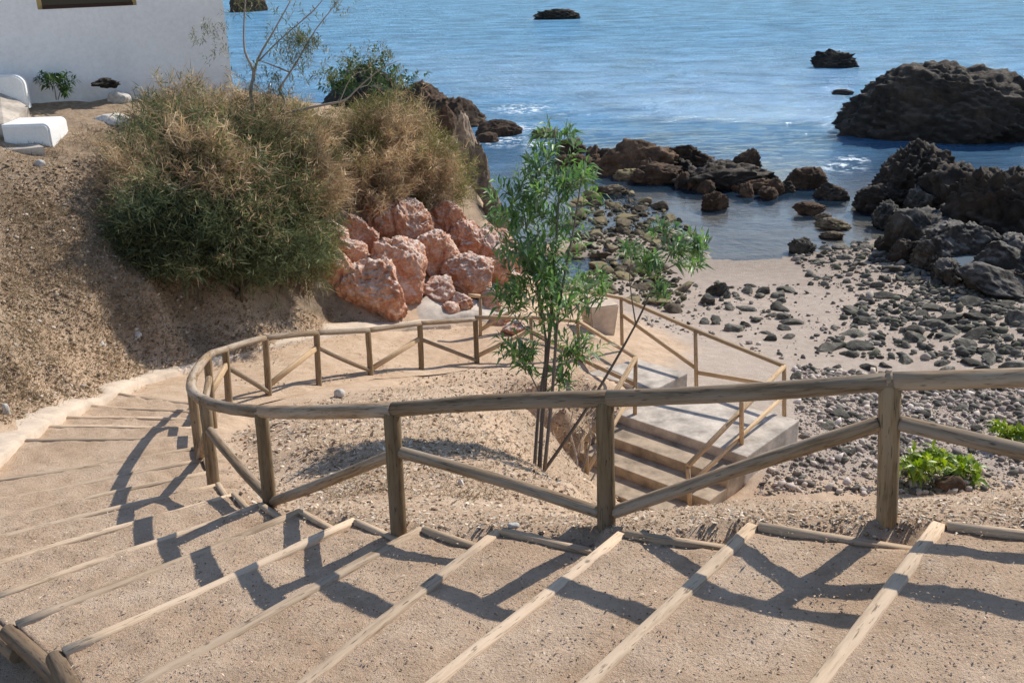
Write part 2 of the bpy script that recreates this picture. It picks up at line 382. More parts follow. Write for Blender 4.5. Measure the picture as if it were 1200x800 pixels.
# ------------------------------------------------------------------ terrain control points
ctl = []
def cz(px, py, z): ctl.append(U(px, py, z))
def cd(px, py, d): ctl.append(H(px, py, d))
def cw(x, y, d): ctl.append(np.array([x, y, CAMH - d]))
for k, (I, O, h) in enumerate(bnd):
    d = O - I; d = d / np.linalg.norm(d); hl = h - .05
    ctl.append(I - d * .03 + np.array([0, 0, .0])); 
    ctl.append(I - d * .45 + np.array([0, 0, -.10 if k < 9 else -.2]))
    if k < 9: ctl.append(O + d * .1 + np.array([0, 0, -.35])); ctl.append(O + d * 1.0 + np.array([0, 0, -.5]))
    elif k > 14: ctl.append(O + d * .05); ctl.append(O + d * .55 + np.array([0, 0, .2]))
    else: ctl.append(O + d * .05 + np.array([0, 0, .0])); ctl.append(O + d * .8 + np.array([0, 0, .25]))
for I, O, h in pth:
    ctl.append(I + np.array([0, 0, -.03])); ctl.append(O + np.array([0, 0, .02])); ctl.append((I + O) / 2 + np.array([0, 0, -.05]))
# bank between the kerb and the house
for a in [(60, 420, 15.0), (100, 350, 16.8), (30, 300, 16.8), (60, 250, 17.7), (100, 200, 19), (40, 200, 18.4), (60, 160, 19.8), (150, 160, 20.5), (20, 122, 21), (150, 118, 22.3), (265, 112, 23.5),
          (0, 400, 14.2), (-100, 440, 13.0), (-120, 300, 15), (160, 420, 17.4), (212, 402, 18.6), (120, 300, 17.5), (180, 250, 19.2),
          (250, 345, 19.2), (180, 330, 17.9), (330, 368, 20.8), (385, 378, 22.1), (250, 250, 20.6), (330, 260, 21.8), (400, 300, 23.6), (420, 250, 25.0), (480, 235, 27), (480, 175, 29), (380, 170, 24.5), (300, 150, 23.5), (420, 130, 29),
          (500, 155, 31), (538, 185, 31), (560, 225, 30.3), (576, 270, 29), (588, 320, 27.3), (598, 352, 26.2),
          (420, 345, 22.8), (480, 340, 24), (540, 345, 24.6), (602, 374, 25.0), (520, 372, 23.6), (545, 300, 26), (450, 285, 25),
          # ground inside the hairpin
          (500, 540, 10.3), (420, 560, 9.3), (360, 520, 11), (330, 490, 13.3), (420, 480, 14.3), (400, 458, 16.6), (480, 500, 12.7), (560, 482, 14.4), (560, 450, 17.6), (600, 516, 12.5), (632, 547, 11.3), (620, 478, 17.6), (650, 512, 17.6), (660, 466, 19.2), (640, 446, 19.8), (690, 500, 19.0), (690, 540, 18.6), (706, 572, 18.2), 
          (670, 566, 10.3), (560, 592, 8.7), (640, 604, 7.9), (720, 602, 7.3), (800, 594, 7.3), (880, 584, 7.4), (1000, 588, 6.9), (1150, 576, 6.9), (1300, 572, 6.8), (1450, 575, 6.5), (700, 452, 20.3)]: cz(*a)
for x, y, d in [(-12, 12, 3.6), (-13, 8, 3.8), (-14, 16, 3.1), (-14, 22, 2.7), (-9, 7, 4.3), (-8, 4, 4.6), (-4, 2.5, 4.6), (0, 2, 3.8), (-14, 26, 2.9), (-8, 26, 3.0), (-5, 32, 5.2), (-10, 33, 4), (-16, 34, 3.6),
                (-4, 40, 11), (-10, 42, 10.8), (-16, 44, 10.8), (-1, 36, 10.4), (4, 2, 2.6), (7, 4.5, 2.4), (8, 6, 3.4), (8, 8.5, 6.0)]: cw(x, y, d)
for q in [(500, 155, 31), (538, 185, 31), (560, 225, 30.3), (576, 270, 29), (588, 320, 27.3)]:
    p = U(*q); cw(p[0] + 1.3, p[1] + 1.0, 9.6 if q[1] > 200 else 10.3); cw(p[0] + 3.5, p[1] + 1.5, 9.75 if q[1] > 200 else 10.6)
for px in (740, 820, 900, 1000, 1100, 1200, 1350, 1500):
    for z, e in ((9, .05), (11, .07), (15, .055)): cw(*(U(px, 590 - (px - 740) * .02, z)[:2]), (0 if False else CAMH - U(px, 590 - (px - 740) * .02, z)[2]) + e * z)
for a in [(730, 596, 9.16), (800, 575, 9.16), (860, 570, 9.1), (945, 518, 8.95), (890, 560, 9.0), (1000, 562, 9.15), (1150, 566, 9.15), (1300, 560, 9.1), (1100, 500, 9.2), (1000, 480, 9.2), (860, 432, 9.05), (790, 405, 9.15), (735, 385, 9.0), (700, 345, 9.3),
          (900, 400, 9.5), (1150, 400, 9.4), (820, 350, 9.65), (950, 330, 9.85), (870, 304, 10.0), (790, 306, 9.97), (1000, 292, 9.98), (1100, 322, 9.7), (1200, 335, 9.5), (1350, 400, 9.1), (700, 290, 9.85), (640, 290, 9.8), (740, 245, 10.04), (690, 245, 10.0), (840, 270, 10.12),
          (880, 250, 10.2), (980, 240, 10.25), (700, 205, 10.25), (850, 205, 10.8), (1000, 200, 11.2), (640, 200, 10.5), (800, 180, 11.5), (1150, 250, 10.2), (1300, 260, 9.8), (1250, 180, 11)]: cd(*a)
for x, y, d in [(-25, 70, 13), (0, 75, 13), (25, 75, 13), (50, 70, 13), (24, 20, 9.0), (30, 30, 9.4), (38, 45, 11), (18, 10, 8.5), (40, 12, 8)]: cw(x, y, d)
_e0 = PL1[1] - PL1[0]; _e0 = _e0 / np.linalg.norm(_e0); _n0 = np.array([_e0[1], -_e0[0], 0]); _n0 = _n0 if _n0[1] < 0 else -_n0
for px, py, z, e in ((650, 535, 13.5, .25), (690, 560, 13.0, .6), (640, 520, 15.5, .3)):
    q = U(px, py, z); cw(q[0], q[1], CAMH - q[2] + e)
for t, dn in ((.05, 8.62), (.7, 8.85), (1.4, 9.05), (2.1, 9.16)):
    q = PL1[0] + _n0 * t - _e0 * .12; cw(q[0], q[1], dn)
    q = PL1[0] + _n0 * t - _e0 * .75; cw(q[0], q[1], dn - .12)
ctl = np.array(ctl)
P2 = ctl[:, :2]; n = len(P2)
A = np.linalg.norm(P2[:, None] - P2[None], axis=2) + np.eye(n) * -.02
Bm = np.zeros((n + 3, n + 3)); Bm[:n, :n] = A; Bm[:n, n] = 1; Bm[:n, n + 1:] = P2; Bm[n, :n] = 1; Bm[n + 1:, :n] = P2.T
wts = np.linalg.solve(Bm, np.concatenate([ctl[:, 2], np.zeros(3)]))
def rbf(x, y):
    x = np.asarray(x, float).ravel(); y = np.asarray(y, float).ravel(); out = np.empty(len(x))
    for s in range(0, len(x), 20000):
        q = np.stack([x[s:s + 20000], y[s:s + 20000]], 1)
        d = np.sqrt(((q[:, None] - P2[None]) ** 2).sum(2))
        out[s:s + 20000] = d @ wts[:n] + wts[n] + q @ wts[n + 1:]
    return out
def pg(pts, d): return [H(a, b, d)[:2] for a, b in pts]
SANDZ = pg([(700, 345), (640, 300), (680, 200), (1030, 200), (1200, 330), (1500, 400), (1500, 575), (900, 590), (720, 600), (760, 470), (800, 420)], 9.4)
def sdist(x, y, poly):
    """signed-ish distance to a polygon, positive inside"""
    x = np.asarray(x); y = np.asarray(y); d = np.full(x.shape, 1e9)
    for i in range(len(poly)):
        a = np.array(poly[i][:2]); b_ = np.array(poly[(i + 1) % len(poly)][:2]); e = b_ - a; L = e @ e + 1e-9
        t = np.clip(((x - a[0]) * e[0] + (y - a[1]) * e[1]) / L, 0, 1)
        d = np.minimum(d, np.hypot(x - a[0] - t * e[0], y - a[1] - t * e[1]))
    return np.where(in_poly(x, y, poly), d, -d)
BANK = [o[1][:2] for o in bnd[14:]] + [o[1][:2] for o in pth] + [U(606, 345, 27)[:2], U(574, 240, 30.5)[:2], U(500, 130, 31)[:2], (-20, 40), (-20, 4), (-7.5, 5)]
STAIRPOLY = [b_[0][:2] for b_ in bnd] + [b_[1][:2] for b_ in bnd[::-1]]
_e = PL1[1] - PL1[0]; _L = np.linalg.norm(_e); _e = _e / _L; _n = np.array([_e[1], -_e[0], 0]); _n = _n if _n[1] < 0 else -_n
STEPP = [PL1[0] + _e * -.02, PL1[0] + _e * -.02 + _n * 1.8, PL1[1] + _n * 1.8, PL1[1]]
def near_slabs(x, y): return np.maximum(np.maximum(sdist(x, y, PL1), sdist(x, y, PL2)), sdist(x, y, STEPP))
def base_height(x, y):
    h = rbf(x, y); p3 = np.stack([x, y, np.zeros_like(x)], 1)
    bank = np.clip((sdist(x, y, BANK) - .35) / .9, 0, 1); sand = np.clip(sdist(x, y, SANDZ) / 1.0, 0, 1)
    h = h + (.05 * fbm(p3 * 1.1, 3, 4) + .02 * fbm(p3 * 5, 4, 3)) * (1 - .6 * sand) * np.clip(-sdist(x, y, STAIRPOLY) / .8, .15, 1) + bank * (.10 * fbm(p3 * 1.9, 31, 5, .65) + .05 * fbm(p3 * 5, 33, 3, .6))
    return h, bank, sand
def clamp_edges(x, y, h):
    h = h.copy()
    for k in range(1, len(bnd)):
        (Ia, Oa, _), (Ib, Ob, hh) = bnd[k - 1], bnd[k]
        da = (Oa - Ia) / np.linalg.norm(Oa - Ia) * .13; db = (Ob - Ib) / np.linalg.norm(Ob - Ib) * .13
        m = in_poly(x, y, [Ia - da, Oa + da * .3, Ob + db * .3, Ib - db]); h[m] = np.minimum(h[m], hh - .012)
    return h
def sink(x, y, h):
    h = h.copy(); ds = sdist(x, y, STAIRPOLY)
    for poly, hh in quads: m = in_poly(x, y, poly) & (ds > .14); h[m] = np.minimum(h[m], hh - .3)
    for poly, hh in pquads: m = in_poly(x, y, poly); h[m] = np.minimum(h[m], hh - .12)
    for poly, hh in ((PL1, PL1[0][2]), (PL2, PL2[0][2]), (STEPP, CAMH - 9.05)): m = in_poly(x, y, poly); h[m] = np.minimum(h[m], hh - .3)
    return h
def axis(*seg): return np.unique(np.round(np.concatenate([np.arange(a, b, s) for a, b, s in seg]), 4))
gx = axis((-22, -8, .3), (-8, 6, .11), (6, 16, .2), (16, 44, .5), (44, 90, 4)); gy = axis((1.5, 21, .11), (21, 40, .2), (40, 64, .5), (64, 130, 4))
X, Y = np.meshgrid(gx, gy); xf, yf = X.ravel(), Y.ravel()
hz, bankm, sandm = base_height(xf, yf)
hz = clamp_edges(xf, yf, hz); hbare = hz.copy(); hz = sink(xf, yf, hz)
nx, ny = len(gx), len(gy)
idx = np.arange(nx * ny).reshape(ny, nx)
gf = np.stack([idx[:-1, :-1].ravel(), idx[:-1, 1:].ravel(), idx[1:, 1:].ravel(), idx[1:, :-1].ravel()], 1)
gm = mesh_np('ground', np.stack([xf, yf, hz], 1), gf, True)
HG = hbare.reshape(ny, nx)
gyy, gxx = np.gradient(HG, gy, gx); slope = np.hypot(gxx, gyy).ravel()
p3 = np.stack([xf, yf, hz], 1)
rocky = np.clip((slope - .85) * 2 + .5 * fbm(p3 * 1.5, 8, 3), 0, 1) * (bankm > 0) * (yf > 20)
PIT = [U(580, 470, 17)[:2], U(600, 500, 14.5)[:2], U(640, 540, 12)[:2], U(715, 585, 12)[:2], U(722, 560, 18)[:2], U(715, 470, 20.2)[:2], U(640, 446, 20)[:2]]
zone = np.stack([np.clip(sandm * 1.6, 0, 1), rocky, np.maximum(bankm, np.clip(sdist(xf, yf, PIT) / .5, 0, .5)) * np.clip(.9 + .6 * fbm(p3 * .8, 77, 3), 0, 1)], 1)
set_col(gm, zone, 'zone')
struct(link('ground', gm, M['ground']))
def ground_z(x, y):
    x = np.atleast_1d(np.asarray(x, float)); y = np.atleast_1d(np.asarray(y, float))
    i = np.clip(np.searchsorted(gx, x) - 1, 0, nx - 2); j = np.clip(np.searchsorted(gy, y) - 1, 0, ny - 2)
    a = np.clip((x - gx[i]) / (gx[i + 1] - gx[i]), 0, 1); b_ = np.clip((y - gy[j]) / (gy[j + 1] - gy[j]), 0, 1)
    return (HG[j, i] * (1 - a) + HG[j, i + 1] * a) * (1 - b_) + (HG[j + 1, i] * (1 - a) + HG[j + 1, i + 1] * a) * b_
def G(px, py, z0=5.0, z1=90.0):
    """first hit of a sight line with the ground or the sea"""
    d = ray(px, py); z = np.arange(z0, z1, .06); P = CAM + z[:, None] * d
    hit = P[:, 2] <= np.maximum(ground_z(P[:, 0], P[:, 1]), 0.0)
    k = int(np.argmax(hit)) if hit.any() else len(z) - 1
    return P[k]
def tread_z(x, y):
    """ground height including treads and path, and whether on stairs"""
    z = ground_z(x, y); on = np.zeros(len(z), bool)
    for poly, hh in quads: m = in_poly(x, y, poly); z[m] = hh; on |= m
    return z, on

# ------------------------------------------------------------------ sea
wx = axis((-400, -60, 20), (-60, -14, 1.2), (-14, 30, .22), (30, 60, 1.0), (60, 200, 8), (200, 1200, 100), (1200, 4001, 400)); wx = np.concatenate([[-4000, -2000, -1000], wx])
wy = np.concatenate([axis((29, 60, .2), (60, 90, .5), (90, 200, 2.5), (200, 600, 20)), [600, 800, 1200, 2000, 4000, 7000]])
WX, WY = np.meshgrid(wx, wy); a, b_ = WX.ravel(), WY.ravel(); p3 = np.stack([a * .35, b_ * .8, np.zeros_like(a)], 1)
out = np.clip((b_ - 44) / 14, 0, 1)
wz = out * (.10 * fbm(p3 * .55, 51, 3) + .05 * fbm(p3 * 1.9, 52, 2)) * (b_ < 160)
wz = wz + (1 - out) * .008 * fbm(p3 * 2.5, 53, 2)
wi = np.arange(len(a)).reshape(len(wy), len(wx))
wf = np.stack([wi[:-1, :-1].ravel(), wi[:-1, 1:].ravel(), wi[1:, 1:].ravel(), wi[1:, :-1].ravel()], 1)
wm = mesh_np('sea', np.stack([a, b_, wz], 1), wf, True)
dep = np.where(b_ < 64, np.maximum(-ground_z(a, b_), 0), 3.0)
SEAROCKS = []                     # filled below, used for the foam mask
FOAM = [(H(612, 128, 10), 2.2), (H(598, 150, 10), 2.0), (H(585, 164, 10), 2.0), (H(632, 168, 10), 1.4), (H(640, 22, 10), 3.5), (H(1000, 155, 10), 1.2), (H(1165, 152, 10), 3.0), (H(1195, 150, 10), 2.2), (H(985, 195, 10), 1.4), (H(1000, 186, 10), 1.0)]
foam = np.zeros(len(a))
for p, r in FOAM: foam = np.maximum(foam, np.clip(1.25 - np.hypot(a - p[0], (b_ - p[1]) * .8) / r, 0, 1))
set_col(wm, np.stack([np.clip((dep - .1) / 1.8, 0, 1), foam, np.clip((b_ - 45) / 120, 0, 1)], 1), 'zone')
def mat_sea():
    m, nt, b, out = nmat('sea_water'); p = pos(nt)
    at = N(nt, 'ShaderNodeAttribute', attribute_name='zone'); s = N(nt, 'ShaderNodeSeparateColor'); nt.links.new(at.outputs['Color'], s.inputs[0])
    mp = N(nt, 'ShaderNodeMapping'); mp.inputs['Scale'].default_value = (.85, 1.5, 1); mp.inputs['Rotation'].default_value = (0, 0, .12); nt.links.new(p, mp.inputs[0])
    w1 = noise(nt, mp.outputs[0], .6, 6, .62, .8); w2 = noise(nt, mp.outputs[0], 2.8, 4, .6, .5); w3 = noise(nt, mp.outputs[0], .12, 4, .55, .4)
    hgt = math_(nt, 'ADD', math_(nt, 'MULTIPLY', w1, 1.0), math_(nt, 'MULTIPLY', w2, .55)); hgt = math_(nt, 'ADD', hgt, math_(nt, 'MULTIPLY', w3, 1.6))
    bn = bump(nt, b, hgt, .6, 1.5)
    nt.links.new(math_(nt, 'ADD', math_(nt, 'MULTIPLY', s.outputs[2], .6), math_(nt, 'ADD', math_(nt, 'MULTIPLY', s.outputs[0], .33), .04)), bn.inputs['Strength'])
    col = mix(nt, s.outputs[2], (.10, .22, .37), (.18, .42, .66))
    patch = ramp(nt, noise(nt, mp.outputs[0], .2, 5, .6, .6), [(.35, G3(.68)), (.65, G3(1.22))]); col = mix(nt, 1, col, patch, 'MULTIPLY')  # light and dark of the waves put into the colour as patches
    fm = math_(nt, 'MULTIPLY', s.outputs[1], ramp(nt, noise(nt, p, 1.7, 6, .75), [(.5, G3(0)), (.56, G3(1))]), True)
    col = mix(nt, fm, col, (.82, .85, .87)); nt.links.new(col, b.inputs['Base Color'])
    b.inputs['IOR'].default_value = 1.33; b.inputs['Specular IOR Level'].default_value = .2; b.inputs['Specular Tint'].default_value = (.40, .70, 1, 1)
    nt.links.new(math_(nt, 'ADD', math_(nt, 'MULTIPLY', fm, .8), .09), b.inputs['Roughness'])
    al = math_(nt, 'MAXIMUM', math_(nt, 'POWER', s.outputs[0], .8), fm, True)
    # shallow water: clear body, the surface still mirrors the sky
    gl = N(nt, 'ShaderNodeBsdfGlossy'); gl.inputs['Roughness'].default_value = .05; tr = N(nt, 'ShaderNodeBsdfTransparent', Color=(.86, .93, .95, 1)); fr = N(nt, 'ShaderNodeFresnel', IOR=1.33)
    nt.links.new(bn.outputs[0], gl.inputs['Normal']); nt.links.new(bn.outputs[0], fr.inputs['Normal'])
    sh = N(nt, 'ShaderNodeMixShader'); nt.links.new(fr.outputs[0], sh.inputs[0]); nt.links.new(tr.outputs[0], sh.inputs[1]); nt.links.new(gl.outputs[0], sh.inputs[2])
    mx = N(nt, 'ShaderNodeMixShader'); nt.links.new(al, mx.inputs[0]); nt.links.new(sh.outputs[0], mx.inputs[1]); nt.links.new(b.outputs[0], mx.inputs[2]); nt.links.new(mx.outputs[0], out.inputs[0])
    df = N(nt, 'ShaderNodeBsdfDiffuse'); nt.links.new(col, df.inputs[0]); nt.links.new(bn.outputs[0], df.inputs['Normal'])
    g2 = N(nt, 'ShaderNodeBsdfGlossy', Color=(.80, .92, 1, 1)); nt.links.new(bn.outputs[0], g2.inputs['Normal']); nt.links.new(math_(nt, 'ADD', math_(nt, 'MULTIPLY', fm, .6), .10), g2.inputs['Roughness'])
    f2 = N(nt, 'ShaderNodeFresnel', IOR=1.33); nt.links.new(bn.outputs[0], f2.inputs['Normal'])
    cap = math_(nt, 'SUBTRACT', .5, math_(nt, 'MULTIPLY', s.outputs[2], .16))
    body = N(nt, 'ShaderNodeMixShader'); nt.links.new(math_(nt, 'MINIMUM', f2.outputs[0], cap), body.inputs[0]); nt.links.new(df.outputs[0], body.inputs[1]); nt.links.new(g2.outputs[0], body.inputs[2])
    nt.links.new(body.outputs[0], mx.inputs[2]); nt.nodes.remove(b)
    return m
M['sea'] = mat_sea()
struct(link('sea', wm, M['sea']))

# ------------------------------------------------------------------ earth stairway
stair = empty('earth_stairway', tuple(bnd[9][0])); tag(stair, 'wide curving earth stairway with timber risers, shadowed by the log fence', 'stairway')
for k in range(1, len(bnd)):
    (Ia, Oa, _), (Ib, Ob, h) = bnd[k - 1], bnd[k]
    nu, nv = 64, 30; vs = []
    for j in range(nv + 1):
        for i in range(nu + 1):
            s, t = i / nu, j / nv
            vs.append((Ia * (1 - s) + Oa * s) * (1 - t) + (Ib * (1 - s) + Ob * s) * t)
    v = np.array(vs); v[:, 2] = h
    tt = np.repeat(np.linspace(0, 1, nv + 1), nu + 1)
    v[:, 2] += .018 * fbm(v * np.array([2.2, 2.2, 0]) , 60, 3) + .012 * fbm(v * np.array([6, 6, 0]), 61, 2) + .007 * fbm(v * np.array([17, 17, 0]), 62, 2) - .012 * np.sin(tt * math.pi) + .035 * (1 - tt) * 1.0
    gi = np.arange(len(v)).reshape(nv + 1, nu + 1)
    fq = np.stack([gi[:-1, :-1].ravel(), gi[1:, :-1].ravel(), gi[1:, 1:].ravel(), gi[:-1, 1:].ravel()], 1)
    loop = list(gi[0, :]) + list(gi[1:, -1]) + list(gi[-1, -2::-1]) + list(gi[-2:0:-1, 0])
    sk = v[loop].copy(); sk[:, 2] = h - .55; o = len(v); m = len(loop)
    fs = np.array([(loop[i], loop[(i + 1) % m], o + (i + 1) % m, o + i) for i in range(m)])
    me = mesh_np('step', np.concatenate([v, sk]), [fq[:, ::-1] if False else fq, fs])
    bm = bmesh.new(); bm.from_mesh(me); bmesh.ops.recalc_face_normals(bm, faces=bm.faces); bm.to_mesh(me); bm.free()
    stp = child('step', me, M['tread'], stair)
    # the riser log along the front edge and the thin board along the fence side
    d = (Ob - Ia) * 0; e = (Ob - Ib) / np.linalg.norm(Ob - Ib); fwd = ((Ib + Ob) - (Ia + Oa)) / 2; fwd[2] = 0; fwd /= np.linalg.norm(fwd)
    r = .055 if k < 9 else .048
    far = k > 10
    a_ = Ib - e * .05 + np.array([0, 0, -.035]) ; b2 = Ob + np.array([0, 0, -.035])
    if not far or k % 2 == 0 or True:
        zz = .0
        me = tube_mesh('riser_log', [tube([a_ * (1 - t) + b2 * t + (0, 0, zz + .008 * math.sin(7 * t + k)) for t in np.linspace(0, 1, 9)], r, square=(r * 1.55, r * 1.75))]); sub('riser_log', me, M['riser'], stp)
    i0 = Ia + (Ib - Ia) * .1; i1 = Ib - (Ib - Ia) * .04; i0 = np.array([*i0[:2], h - .015]) - e * .03; i1 = np.array([*i1[:2], h - .015]) - e * .03
    if k < 16:
        me = tube_mesh('edge_strip', [board(i0 + (0, 0, .012), i1 + (0, 0, .012), .05, .075)]); sub('edge_strip', me, M['riser'], stp)
# outer edge logs seen at the lower left
for k in (5, 6, 7, 8):
    Oa, Ob = bnd[k][1], bnd[k + 1][1]; h = bnd[k + 1][2]; d = (Ob - Oa); d[2] = 0; d /= np.linalg.norm(d); nrm = np.array([-d[1], d[0], 0]);
    c = (bnd[k][0] - Oa); nrm = nrm if nrm @ c < 0 else -nrm
    a_ = np.array([*Oa[:2], h + .05]) + nrm * .05 - d * .05; b2 = np.array([*Ob[:2], h - .0]) + nrm * .05 + d * .06
    me = tube_mesh('edge_log', [log(a_ - (0, 0, .055), b2 - (0, 0, .055), .06, 12, 40 + k, 7, .006)]); child('edge_log', me, M['edgelog'], stair)

# ------------------------------------------------------------------ sloping path and kerb
vs = []; rows = []
PP = []
for k in range(len(pth) - 1):
    for t in np.linspace(0, 1, 7)[:-1]: PP.append((pth[k][0] * (1 - t) + pth[k + 1][0] * t, pth[k][1] * (1 - t) + pth[k + 1][1] * t))
PP.append((pth[-1][0], pth[-1][1]))
nu = 14
v = np.array([I + (O - I) * (-.12 + 1.27 * s / nu) for I, O in PP for s in range(nu + 1)]); v[:, 2] += .03 * fbm(v * np.array([1.6, 1.6, 0]), 71, 3) + .01
gi = np.arange(len(v)).reshape(len(PP), nu + 1)
fq = np.stack([gi[:-1, :-1].ravel(), gi[1:, :-1].ravel(), gi[1:, 1:].ravel(), gi[:-1, 1:].ravel()], 1)
me = mesh_np('path', v, fq, True)
struct(link('path', me, M['tread']))
# kerb: an uneven mortar edge following steps, then path
kp = [o[1] for o in bnd[13:]] + [o[1] + (0, 0, .05) for o in pth[1:7]]
ks = []
for k in range(len(kp) - 1):
    for t in np.linspace(0, 1, 9)[:-1]: ks.append(kp[k] * (1 - t) + kp[k + 1] * t)
ks = np.array(ks); prof = [(-.06, -.35), (-.07, .02), (-.03, .06), (.12, .085), (.36, .10), (.52, .09), (.58, -.3)]
vs = []
for i, p in enumerate(ks):
    t = ks[min(i + 1, len(ks) - 1)] - ks[max(i - 1, 0)]; t[2] = 0; t /= np.linalg.norm(t); nrm = np.array([-t[1], t[0], 0])
    sc_ = 1 + .25 * float(vnoise(np.array([[i * .35, 0, 0]]), 5)[0])
    for a_, b2 in prof: vs.append(p + nrm * a_ * sc_ + np.array([0, 0, b2 * (1 + .35 * float(vnoise(np.array([[i * .5, 4, 0]]), 6)[0]))]))
v = np.array(vs); v += (.035 * fbm(v * 3, 81, 3))[:, None] * np.array([1, 1, .6])
m = len(prof); gi = np.arange(len(v)).reshape(-1, m)
fq = np.stack([gi[:-1, :-1].ravel(), gi[1:, :-1].ravel(), gi[1:, 1:].ravel(), gi[:-1, 1:].ravel()], 1)
me = mesh_np('kerb', v, fq, True); bm = bmesh.new(); bm.from_mesh(me); bmesh.ops.recalc_face_normals(bm, faces=bm.faces); bm.to_mesh(me); bm.free()
o = link('mortar_kerb', me, M['kerb']); tag(o, 'pale uneven mortar kerb along the foot of the dry bank', 'kerb')

# ------------------------------------------------------------------ log fence
def post_at(base, top, down=None, z=None, hr=1.0):
    B = H(*base, down) if down else U(*base, z); T = U(*top, depth(B) - .358 * hr * .95); return B, T
FP = [None, ((1037, 629), (1043, 447), 3.22, None), ((712, 629), (709, 467), 3.57, None), ((468, 628), (459, 480), 3.95, None), ((317, 598), (306, 482), 4.42, None), ((250, 572), (240, 470), 4.85, None),
      ((235, 546), (224, 448), 5.35, None), ((250, 494), (243, 418), None, 13.6), ((269, 481), (264, 409), None, 15.2), ((315, 462), (311, 396), None, 16.4), ((374, 449), (371, 390), None, 17.8), ((434, 436), (431, 387), None, 19.2),
      ((494, 432), (492, 379), None, 20.4), ((559, 425), (557, 374), None, 21.4)]
fp = [post_at(*q) if q else None for q in FP]
fp[0] = (fp[1][0] + np.array([1.62, -.52, .37]), fp[1][1] + np.array([1.62, -.52, .25]))
fp.insert(0, (fp[0][0] + np.array([1.6, -.6, .2]), fp[0][1] + np.array([1.6, -.6, .3])))
tops = [q[1] for q in fp]
def catmull(P, i, t):
    p0, p1, p2, p3_ = P[max(i - 1, 0)], P[i], P[i + 1], P[min(i + 2, len(P) - 1)]
    return .5 * ((2 * p1) + (-p0 + p2) * t + (2 * p0 - 5 * p1 + 4 * p2 - p3_) * t * t + (-p0 + 3 * p1 - 3 * p2 + p3_) * t ** 3)
fence = empty('log_fence', tuple(fp[3][0])); tag(fence, 'weathered round log fence curving along the stairway with zigzag braces', 'fence')
def prad(i): return .06 if i < 7 else .055
for i, (B, T) in enumerate(fp):
    d = (T - B); L = np.linalg.norm(d); d /= L
    child('post', tube_mesh('post', [log(B - d * .45, T - d * .01, prad(i), 12, 100 + i, 7, .004)]), M['post'], fence)
for i in range(len(tops) - 1):
    bent = 4 <= i <= 9
    ts = np.linspace(0, 1, 9)
    pts = [catmull(tops, i, t) if bent else tops[i] * (1 - t) + tops[i + 1] * t for t in ts]
    rg = np.random.RandomState(i); rr = [(.055 if i < 8 else .05) * (1 + .05 * rg.uniform(-1, 1)) for _ in pts]
    e0 = pts[1] - pts[0]; e0 /= np.linalg.norm(e0); e1 = pts[-1] - pts[-2]; e1 /= np.linalg.norm(e1)
    pts[0] = pts[0] - e0 * .02; pts[-1] = pts[-1] + e1 * .02
    if not bent: 
        off = rg.normal(0, .008, 3); pts = [p + off * math.sin(math.pi * t) for p, t in zip(pts, ts)]
    child('rail', tube_mesh('rail', [tube(pts, rr, 14, .02, i)]), M['log'], fence)
br = [(1, .14, 2, .76, 0), (2, .76, 3, .17, 0), (3, .17, 4, .69, 0), (4, .66, 5, .08, 0), (5, .12, 6, .70, 0), (6, .66, 7, .08, 0), (7, .12, 8, .70, 0), (8, .45, 9, .74, 1), (9, .72, 10, .04, 0), (10, .16, 11, .72, 1), (11, .72, 12, .04, 0), (12, .06, 13, .68, 1), (13, .66, 14, .05, 0)]
for i, fa, j, fb, pale in br:
    A_ = fp[i][0] * (1 - fa) + fp[i][1] * fa; B_ = fp[j][0] * (1 - fb) + fp[j][1] * fb
    d = (B_ - A_) / np.linalg.norm(B_ - A_); A_ = A_ + d * .05; B_ = B_ - d * .05
    if pale: child('brace', tube_mesh('brace', [board(A_, B_, .05, .10)], False), M['board'], fence)
    else: child('brace', tube_mesh('brace', [log(A_, B_, .045 if i < 8 else .04, 10, 300 + i, 6, .01)]), M['log'], fence)

# ------------------------------------------------------------------ sawn timber railings
def railing(name, label, posts, rails, braces):
    r = empty(name, tuple(posts[0][0])); tag(r, label, 'railing')
    for B, T in posts:
        d = (T - B) / np.linalg.norm(T - B); child('post', tube_mesh('post', [board(B - d * .3, T, .075, .075)], False), M['board'], r)
    for A_, B_ in rails: child('rail', tube_mesh('rail', [board(A_, B_, .085, .07)], False), M['board'], r)
    for A_, B_ in braces: child('brace', tube_mesh('brace', [board(A_, B_, .055, .085)], False), M['board'], r)
def lerp(a, b_, t): return a * (1 - t) + b_ * t
q0 = fp[-1]; q1 = post_at((624, 421), (622, 374), None, 22.0); q2 = post_at((679, 424), (677, 378), None, 22.1); q3 = post_at((744, 485), (745, 421), 8.5)
q4 = post_at((688, 571), (687, 519), None, 18.3)
dz = np.array([0, 0, .04])
railing('timber_railing', 'pale sawn timber railing from the log fence to the left of the concrete steps', [q1, q2, q3, q4],
        [(q0[1] + dz, q1[1] + dz), (q1[1] + dz, q2[1] + dz), (q2[1] + dz, q3[1] + dz), (q3[1] + dz, q4[1] + dz)],
        [(lerp(*q0, .15), lerp(*q1, .75)), (lerp(*q1, .7), lerp(*q2, .15)), (lerp(*q2, .1), lerp(*q3, .55)), (lerp(*q3, .5), lerp(*q4, .35))])
r0 = post_at((563, 393), (563, 349), None, 23.0); r1 = post_at((633, 379), (632, 333), None, 24.0); r2 = post_at((729, 404), (728, 351), None, 22.9)
r3 = post_at((816, 449), (815, 389), None, 21.0); r4 = post_at((919, 489), (919, 431), None, 19.85); r5 = post_at((869, 520), (869, 470), 8.5); r6 = post_at((809, 600), (806, 548), None, 17.6)
